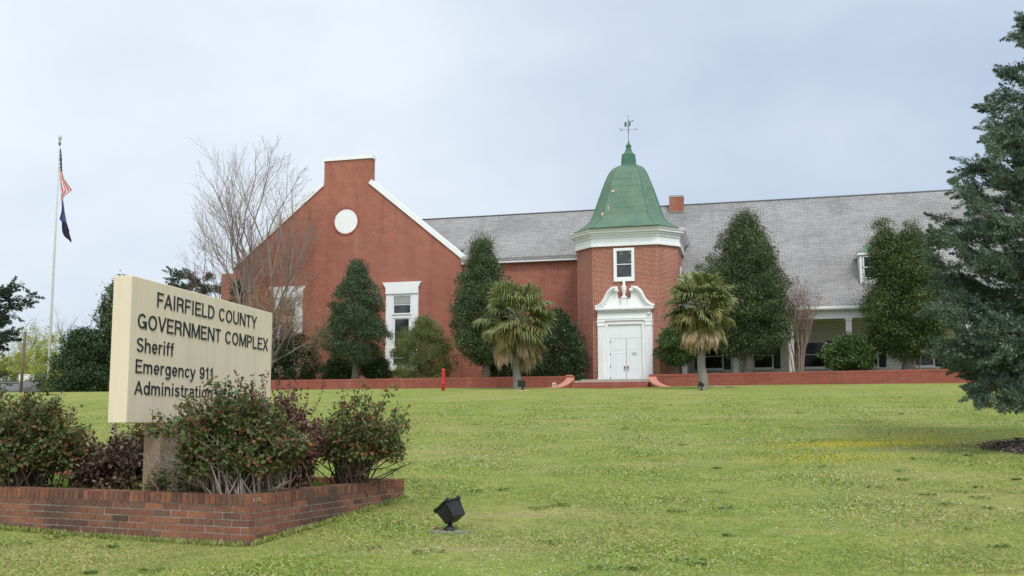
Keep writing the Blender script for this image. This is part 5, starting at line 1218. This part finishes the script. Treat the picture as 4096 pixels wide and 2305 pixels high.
def juniper():
    rg = np.random.default_rng(71); yc = 34.; X = ray(-190, 1500)[0]/ray(-190, 1500)[1]*yc; zg = float(hgt(X, yc)); H = EYE+ray(-150, 900)[2]/ray(-150, 900)[1]*yc-zg; br = []
    tips = [(8, 628), (5, 650), (40, 718), (75, 722), (98, 745), (100, 765), (70, 790), (85, 775), (60, 735), (40, 800), (20, 760), (30, 830), (48, 850), (60, 838), (30, 870), (12, 890), (10, 700), (0, 800), (0, 740), (0, 850), (0, 900)]
    for dx, dy in tips:
        y = rg.uniform(-1.5, 1); q = ray(dx*D2, dy*D2); q = q/q[1]*(yc+y); x, z = q[0]-X-.45, q[2]+EYE-zg; L = math.hypot(x, y); rise = .12+.2*rg.random(); br.append((max(.5, z-rise*L), math.atan2(y, x), L, rise))
    for k in range(40): z = .8+(H-1)*rg.random(); br.append((z, rg.uniform(0, 6.28), (1.7*(1-z/H)+.2)*(.7+.4*rg.random()), .2))
    spray_tree('juniper_tree', 'dark juniper at the left edge beside the wooden utility pole', (X, yc, zg), H, M_JUNI, 72, br, .13, 70, 5, .26)
juniper()
# ------------------------------------------------------------------ trees and things beyond the crest, left
def behind(dx, dist): r = ray(dx*D2, 1550); x = r[0]/r[1]*dist; return np.array([x, dist, float(hgt(x, dist))])
def hpx(p, dx, dy): r = ray(dx*D2, dy*D2); return EYE+r[2]/r[1]*p[1]-p[2]
p = behind(262, 60); H = hpx(p, 285, 702); w = size(p, 82)
evergreen('magnolia_tree', 'tall dark magnolia rising just left of the sign', 'tree', None, behind(296, 60), H, w, prof([(0, .95), (.15, 1), (.4, .85), (.6, .72), (.8, .55), (.92, .36), (1, .12)]), M_MAGN, 81, 420, .62, 95, .16, cb=.03, bark=M_BARKB, lob=.30)
p = behind(205, 58); shrub('laurel_shrub', 'broad dark evergreen shrub between the flagpole and the sign', 'shrub', None, behind(212, 58), hpx(p, 205, 832), size(p, 85), PDOME, M_DSHRUB, 82, ncl=300, rcl=.55, nleaf=110, leaf=.13, cb=.02, lob=.26)
p = behind(480, 72); H = hpx(p, 480, 668)
def deodar():
    rg = np.random.default_rng(83); br = []
    for k in range(46): z = H*(.35+.62*rg.random()); L = (4.2*(1-z/H)**.35+.9)*(.7+.5*rg.random()); br.append((z, rg.random()*6.28, L, -.02-.18*rg.random()))
    spray_tree('deodar_cedar', 'grey green cedar with drooping boughs showing above the sign', behind(482, 72), H, M_DEOD, 84, br, .20, 60, 5.0, .42)
deodar()
p = at_terr(590, 3.2); evergreen('yew_shrub', 'narrow dark green yew beside the left edge of the gable', 'shrub', None, p, hpx(p, 592, 694), size(p, 36), PDOME, M_HOLLY, 85, 150, .34, 60, .10, cb=.03)
rgd = np.random.default_rng(86)
def spring(label, dx, dist, top, seed, per, n=5, spreadv=.6, mat=M_SPRING, bs=.16, name='spring_tree', barkm=M_BARK, maxlev=3):
    p = behind(dx, dist); H = hpx(p, dx, top)*1.22; st = [(0, 0, rgd.normal()*.22, rgd.normal()*.2, -.3+.08*H*k/n, H*(.62-.03*k), .02*H*(.9 if k == 0 else .6)) for k in range(n)]
    bare_tree(name, label, p, H, seed, st, maxlev, barkm, mat, per, bs, spread=spreadv, up=.05, kids=(4, 6), jit=.14, group='trees beyond the crest of the lawn', part='young_leaves')
spring('yellow green spring tree with open branches beyond the wooden pole', 82, 95, 812, 87, 7)
spring('bright yellow green young tree behind the flagpole', 118, 85, 868, 88, 22, bs=.17)
spring('grey leafless tree above the evergreen shrub right of the flagpole', 186, 105, 808, 89, 0, mat=None, spreadv=.42, name='grey_bare_tree')
spring('grey leafless tree far left behind the low roof', 30, 118, 905, 90, 2, mat=M_BUD, spreadv=.5, name='grey_bare_tree')
spring('pale yellow green tree behind the juniper at the left edge', 8, 88, 880, 91, 16, bs=.17)
def polebit():
    p = behind(52, 62); z = hpx(p, 53, 836); g = thing('utility_pole', 'plain brown wooden pole in front of the juniper at far left', 'pole', tuple(p))
    m = MB(); k = p[1]/F; m.tube([(0, 0, -.5), (.10, 0, z)], [6.6*k, 5.2*k], 12); m.build('pole', M_WOODP, g)
    m = MB(); m.tube([(.10, 0, z), (.10, 0, z+.04)], [5.6*k, 5.0*k], 12); m.build('pole_cap', M_METAL, g)
polebit()
def lowroof():
    d = 78.; P = lambda px, py: (ray(px, py)[0]/ray(px, py)[1]*d, EYE+ray(px, py)[2]/ray(px, py)[1]*d)
    x0, zt = P(-160, 1520); x1, _ = P(146, 1519); zb = P(0, 1545)[1]; x2, z2 = P(75, 1534)
    g = thing('grey_building', 'low building with a long grey roof beyond the crest at far left', 'building', (x0, d, zb-3), 0)
    m = MB(); W_ = x1-x0; H = zt-zb+3
    m.add([(0, 0, 2.6), (W_, 0, 2.6), (W_, 3.2, H), (0, 3.2, H), (0, 6.4, 2.6), (W_, 6.4, 2.6)], [(0, 1, 2, 3), (3, 2, 5, 4), (1, 5, 2), (0, 3, 4), (0, 4, 5, 1)]); m.build('roof', M_GREYROOF, g)
    m = MB(); m.box(.3, W_-.3, .3, 6.1, -2, 2.58); m.build('wall', M_SIDING, g)
    m = MB(); m.tube([(0, 3.2, H+.02), (W_, 3.2, H+.02)], .05, 5); m.build('ridge_cap', M_BLACK, g)
    m = MB(); m.box(-.0, x2-x0, -.08, -.01, z2-zb+3-.04, z2-zb+3+.03); m.build('gutter', M_BLACK, g)
    # white timber housing standing on the roof
    d2 = d-.3; Q = lambda a, b: (ray(60+a/18.12, 1480+b/18.12)[0]/ray(60+a/18.12, 1480+b/18.12)[1]*d2, EYE+ray(60+a/18.12, 1480+b/18.12)[2]/ray(60+a/18.12, 1480+b/18.12)[1]*d2)
    w = thing('white_roof_box', 'small white boxed cornice end over the far grey roof', 'roof box', (Q(380, 840)[0], d2, Q(380, 840)[1]), 0); o = Q(380, 840)
    rel = lambda a, b: (Q(a, b)[0]-o[0], Q(a, b)[1]-o[1])
    m = MB(); m.prism_y([rel(330, 840), rel(620, 840), rel(800, 690), rel(980, 680), rel(1000, 330), rel(330, 315)], -.12, .9); m.build('housing', M_WHITE, w)
    for (a, b, c, dd) in ((330, 375, 960, 350), (690, 445, 930, 400), (690, 605, 930, 575)):
        m = MB(); p0, p1 = rel(a, b), rel(c, dd); m.box(min(p0[0], p1[0]), max(p0[0], p1[0]), -.16, -.121, min(p0[1], p1[1]), max(p0[1], p1[1])); m.build('moulding', M_POLE, w)
    m = MB(); m.tube([rel(400, 760)[:1]+(-.13,)+rel(400, 760)[1:], rel(600, 750)[:1]+(-.13,)+rel(600, 750)[1:], rel(690, 600)[:1]+(-.13,)+rel(690, 600)[1:]], .03, 4); m.build('moulding', M_METAL, w)
lowroof()
# ------------------------------------------------------------------ shrubs in and round the planter
def rosebush(name, label, dx, depth, l, r, top, mat, seed, n_st, ncl, nleaf, leaf, stem=M_STEMR, basespread=.14, zb=.80, group='bushes in the brick planter', low=.25, rcl=.085, sh=.62, pf=None, sprigs=0, cb=None, back=.8, bare=None):
    rg = np.random.default_rng(seed); p = np.array([ray(dx*D2, 1900)[0]/ray(dx*D2, 1900)[1]*depth, depth, zb]); k = depth/F*D2
    H = EYE+ray(dx*D2, top*D2)[2]/ray(dx*D2, top*D2)[1]*depth-zb; xl, xr = (l-dx)*k, (r-dx)*k; cx, w = (xl+xr)/2, (xr-xl)/2
    g = thing(name, label, 'shrub', tuple(p), 0, group); m = MB(); C = []; Dv = []
    for i in range(n_st):
        a = rg.random()*6.28; rr = rg.random()**.5; f = 1 if rr < .8 else 1.0
        t = H*(low+(1-low)*rg.random()**.7)*math.sqrt(max(.08, 1-.72*rr**2)); tip = np.array([cx+w*rr*math.cos(a)*sh/.62, w*back*rr*math.sin(a), t])
        b = np.array([basespread*rg.normal(), basespread*rg.normal(), -.06]); mid = b+(tip-b)*np.array([.32, .32, .55])+rg.normal(size=3)*.03
        pts = [b, mid, mid+(tip-mid)*.55+rg.normal(size=3)*.03, tip]; m.tube(pts, [.011, .008, .006, .003], 4, cap=False)
        P = np.array(pts); nc = max(2, int(ncl*(.6+.8*rg.random())))
        for j in range(nc):
            u = .42+.58*rg.random()**.8; q = u*3; ii = min(int(q), 2); c = P[ii]+(P[ii+1]-P[ii])*(q-ii); side = nrm(rg.normal(size=3))*.13*rg.random()+0
            m.tube([c, c+side], [.004, .002], 3, cap=False); C.append(c+side); Dv.append(nrm(tip-b))
    C = np.array(C); C = C[C[:, 2] > (cb or 0)*H]; C = C[~((C[:, 0] < cx+w*bare[0]) & (C[:, 2] < H*bare[1]))] if bare else C; n = len(C); idx = np.repeat(np.arange(n), nleaf); N = len(idx); d = nrm(rg.normal(size=(N, 3)))
    P = C[idx]+d*(rcl*rg.random(N)**.5)[:, None]; L = leaf*(.6+.8*rg.random(N))
    q = leaf_quads(P, nrm(d+np.array([0, 0, -.15])), nrm(rg.normal(size=(N, 3))*.55+np.array([0, -.25, .9])), L, L*.62, .2)
    m.build('stems', stem, g); quads('foliage', q, mat, g)
    if sprigs:
        s = MB(); Q = []
        for i in range(sprigs):
            a = rg.uniform(-.75, .75); b = np.array([cx+w*a*.9, rg.normal()*.15, H*(.72+.1*rg.random())*(1-.2*abs(a))]); t = b+np.array([rg.normal()*.08, rg.normal()*.05, .26+.28*rg.random()]); s.tube([b, (b+t)/2+rg.normal(size=3)*.012, t], [.004, .003, .002], 3, cap=False)
            kk = 26; u = rg.random(kk); c = b+(t-b)*u[:, None]; dd = nrm(np.stack([np.where(rg.random(kk) < .5, -1., 1.), rg.normal(size=kk)*.4, .6+0*u], 1)); Q.append(leaf_quads(c+dd*.018, dd, rg.normal(size=(kk, 3)), np.full(kk, .036), np.full(kk, .02)))
        s.build('sprig_stems', stem, g); quads('shoot_leaves', np.concatenate(Q), M_SPRIG, g)
    return g
M_SPRIG = m_leaf('red_sprig', [(.16, .05, .06), (.22, .08, .07), (.11, .07, .04)], .5, .3, 2)
rosebush('rose_bush', 'broad dense rose bush hiding the lower right half of the sign', 610, 9.75, 352, 774, 958, M_ROSE, 101, 220, 11, 8, .050, M_STEMG, zb=.82, sprigs=0, low=.30, back=.42, cb=.26, bare=(-.42, .55))
rosebush('fringe_bush', 'purple leaved bush with tall thin sprigs behind the rose bush', 705, 10.9, 575, 812, 968, M_PURPLE, 102, 150, 11, 8, .042, M_STEMR, zb=.82, sprigs=14, low=.15, rcl=.08, back=.6)
rosebush('rose_bush', 'open rose bush on dark bare stems at the back right corner of the planter', 880, 11.4, 765, 1038, 960, M_ROSE, 103, 110, 10, 8, .052, M_STEMR, zb=.82, low=.32, basespread=.10, sh=.66, cb=.30)
rosebush('rose_bush', 'leafy rose bush cut off by the left edge of the view', 55, 10.9, -95, 208, 955, M_ROSE, 104, 150, 10, 8, .052, M_STEMR, zb=.80, low=.32, sh=.66, cb=.22)
rosebush('burgundy_bush', 'low rounded burgundy leaved bush left of the sign post', 285, 11.2, 178, 392, 1090, M_BURG, 105, 120, 8, 6, .060, M_STEMR, zb=.80, low=.12, rcl=.07, sh=.62)
rosebush('rose_bush', 'small green bush half hidden behind the sign board', 345, 11.6, 285, 420, 1035, M_ROSE, 106, 40, 8, 7, .050, M_STEMR, zb=.80, low=.45)
rosebush('ivy_sprig', 'small leafy sprig creeping over the planter top below the sign post', 388, 9.95, 362, 432, 1185, M_ROSE, 107, 12, 6, 5, .045, M_STEMG, zb=.86, low=.15, basespread=.05)
rosebush('rose_bush', 'small leafy shoots at the foot of the sign post on its right', 470, 9.9, 425, 520, 1165, M_ROSE, 108, 14, 6, 5, .045, M_STEMG, zb=.82, low=.2)
# tall shoot of the right rose bush
# ------------------------------------------------------------------ grass, weeds, blossoms, fallen leaves
def blades():
    rg = np.random.default_rng(121); N = 420000
    d = 7.6*np.exp(rg.random(N)*math.log(44/7.6)); az = rg.uniform(-.62, .60, N); x = d*np.tan(az); y = d
    lp = (np.stack([x, y], 1)-PC); lx = lp@PX; ly = lp@PYv; keep = ~((lx < .02) & (lx > -6.2) & (ly > -.02) & (ly < 3.14)); x, y, d = x[keep], y[keep], d[keep]; N = len(x)
    h = (.018+.026*rg.random(N))*(1+.5*np.sin(x*1.7+y)*np.sin(y*1.3-x*.6))*(d/10)**.25
    # taller clover-like tufts in scattered patches
    pat = np.sin(x*2.3+1.3*np.sin(y*1.1))*np.sin(y*1.9+1.7*np.sin(x*.8)); h *= 1+.5*np.clip(pat-.65, 0, 1)*2
    c = np.stack([x, y, hgt(x, y)+h*.35], 1); h *= np.clip((42-d)/14, .25, 1); dr = np.stack([rg.normal(size=N), rg.normal(size=N), .55+0*h], 1)
    o = quads('grass', leaf_quads(c, dr, rg.normal(size=(N, 3))*.6+np.array([0, -.3, 1]), h, h*(.13+.17*rg.random(N))*(d/9)**.6, .1), M_BLADE); tag(o, 'short lawn grass and weeds', 'grass', kind='stuff')
    # dark broad leaved weeds dotted about the turf
    n = 80; dd = 8.*np.exp(rg.random(n)*math.log(30/8.)); az = rg.uniform(-.55, .58, n); wx, wy = dd*np.tan(az), dd; lp = np.stack([wx, wy], 1)-PC; kp = ~((lp@PX < .1) & (lp@PYv > -.1) & (lp@PYv < 3.3)); wx, wy, dd = wx[kp], wy[kp], dd[kp]; k = 26; idx = np.repeat(np.arange(len(wx)), k); M = len(idx)
    a = rg.random(M)*6.28; r = (.06+.12*rg.random(len(wx))**2)[idx]*rg.random(M)**.6; x2 = wx[idx]+r*np.cos(a)*1.3; y2 = wy[idx]+r*np.sin(a); hh = .010+.025*rg.random(M)*np.clip(1-r/.18, 0, 1)
    L = .035+.03*rg.random(M); o = quads('weeds', leaf_quads(np.stack([x2, y2, hgt(x2, y2)+hh], 1), np.stack([np.cos(a), np.sin(a), .15+.3*rg.random(M)], 1), np.stack([-.3*np.cos(a), -.3*np.sin(a), 1+0*a], 1)+rg.normal(size=(M, 3))*.3, L, L*.5), M_WEED); tag(o, 'dark broad leaved weeds dotted about the lawn', 'weeds', kind='stuff')
    # tufts against the planter and in its bed
    N = 9000; lx = -6.1+5.9*rg.random(N); ly = .22+2.65*rg.random(N); P = PC+PX*lx[:, None]+PYv*ly[:, None]; h = .05+.09*rg.random(N)
    c = np.stack([P[:, 0], P[:, 1], .80+h*.4], 1); dr = np.stack([rg.normal(size=N)*.4, rg.normal(size=N)*.4, np.ones(N)], 1)
    o = quads('planter_grass', leaf_quads(c, dr, rg.normal(size=(N, 3)), h, h*.12, .1), M_BLADE2); tag(o, 'longer grass in the planter bed', 'grass', kind='stuff')
    N = 3500; lx = np.where(rg.random(N) < .6, -6.1*rg.random(N), .015+.05*rg.random(N)); ly = np.where(lx < 0, -.015-.06*rg.random(N), 3.1*rg.random(N)); P = PC+PX*lx[:, None]+PYv*ly[:, None]; h = .03+.05*rg.random(N)
    c = np.stack([P[:, 0], P[:, 1], hgt(P[:, 0], P[:, 1])+h*.4], 1); dr = np.stack([rg.normal(size=N)*.5, rg.normal(size=N)*.5, np.ones(N)], 1)
    o = quads('edge_grass', leaf_quads(c, dr, rg.normal(size=(N, 3)), h, h*.25, .1), M_BLADE); tag(o, 'grass growing up to the foot of the planter', 'grass', kind='stuff')
    # tiny white blossoms and yellow ones
    N = 52000; d = 7.6*np.exp(rg.random(N)*math.log(26/7.6)); az = rg.uniform(-.30, .60, N); x = d*np.tan(az); y = d
    w = .5+.5*np.sin(x*.9+2*np.sin(y*.5))*np.sin(y*1.3+1.2*np.sin(x*.7)); w = np.clip(w-.35, 0, 1)*1.5*np.clip((x+2.5)/4, 0, 1); k = rg.random(N) < w*.4; x, y, d = x[k], y[k], d[k]; N = len(x); L = (.006+.007*rg.random(N))*(d/9)**.6
    c = np.stack([x, y, hgt(x, y)+.025+.02*rg.random(N)], 1)
    o = quads('white_blossoms', leaf_quads(c, rg.normal(size=(N, 3)), rg.normal(size=(N, 3))*.4+np.array([0, -.3, 1]), L, L, .1), M_WHITEF); tag(o, 'tiny white weed blossoms scattered in the lawn', 'blossoms', kind='stuff')
    N = 3600; cx = rg.choice([0, 1, 2], N, p=[.6, .2, .2]); M = np.array([(6.3, 17.2, 1.5, .30), (5.2, 15.3, 1.1, .4), (7.4, 18.1, 1.4, .4)])[cx]; x = M[:, 0]+M[:, 2]*rg.normal(size=N)*.6; y = M[:, 1]+M[:, 3]*rg.normal(size=N)*.8; L = .012+.012*rg.random(N)
    c = np.stack([x, y, hgt(x, y)+.03+.02*rg.random(N)], 1); o = quads('yellow_blossoms', leaf_quads(c, rg.normal(size=(N, 3)), rg.normal(size=(N, 3))*.4+np.array([0, -.4, 1]), L, L*.8, .1), M_YELF); tag(o, 'drift of small yellow blossoms near the cedar', 'blossoms', kind='stuff')
M_WEED = m_leaf('weed_leaf', [(.10, .18, .04), (.14, .23, .055), (.18, .27, .075)], .5, .25, 2)
M_BLADE2 = m_leaf('bed_grass', [(.09, .17, .022), (.15, .25, .035), (.20, .29, .05)], .6, .35, 2)
blades()
def fallen(px, py, label, s, rz):
    p = ground(px, py); n = 7; v = []; f = []
    for i in range(n):
        t = i/(n-1); w = .5*math.sin(math.pi*(.08+.9*t))*s*.55; z = .02+.03*math.sin(3*t)*s/.1*.5
        v += [(t*s-s/2, -w, z+.3*w), (t*s-s/2, 0, z), (t*s-s/2, w, z+.35*w)]
    for i in range(n-1):
        for k in range(2): f.append((3*i+k, 3*i+k+1, 3*i+k+4, 3*i+k+3))
    o = MB().add(v, f, True).build('fallen_leaf', M_DEADLEAF); o.location = tuple(p); o.rotation_euler = (0, 0, rz); tag(o, label, 'leaf', 'dry leaves on the lawn'); so = o.modifiers.new('thickness', 'SOLIDIFY'); so.thickness = .002
fallen(1602, 2097, 'curled tan dry leaf on the grass left of the black floodlight', .10, .5)
fallen(1738, 2124, 'folded pinkish dry leaf lying on the floodlight pad', .09, 1.1)
fallen(2004, 2017, 'flat pale dry leaf on the grass right of the floodlight', .075, .1)
fallen(1512, 2208, 'small dry leaf in the grass in front of the planter corner', .05, 2)
fallen(3946, 1735, 'pale dry leaf on the grass above the mulch ring', .12, .2)
p = ground(2865, 1553)
db = thing('dead_frond', 'dry fallen palm frond lying by the wall beside the right palm', 'palm frond', tuple(p), .2)
m = MB(); m.tube([(-.5, 0, .05), (0, .03, .10), (.5, -.02, .05)], [.02, .02, .012], 5); rg = np.random.default_rng(8)
for k in range(16): a = rg.uniform(-.6, .6); m.tube([(.4, 0, .06), (.4+.3*math.cos(a), .3*math.sin(a), .06+.05*rg.random()), (.4+.6*math.cos(a), .6*math.sin(a), .03)], [.012, .01, .003], 3)
m.build('dry_blade', M_FRONDY, db)
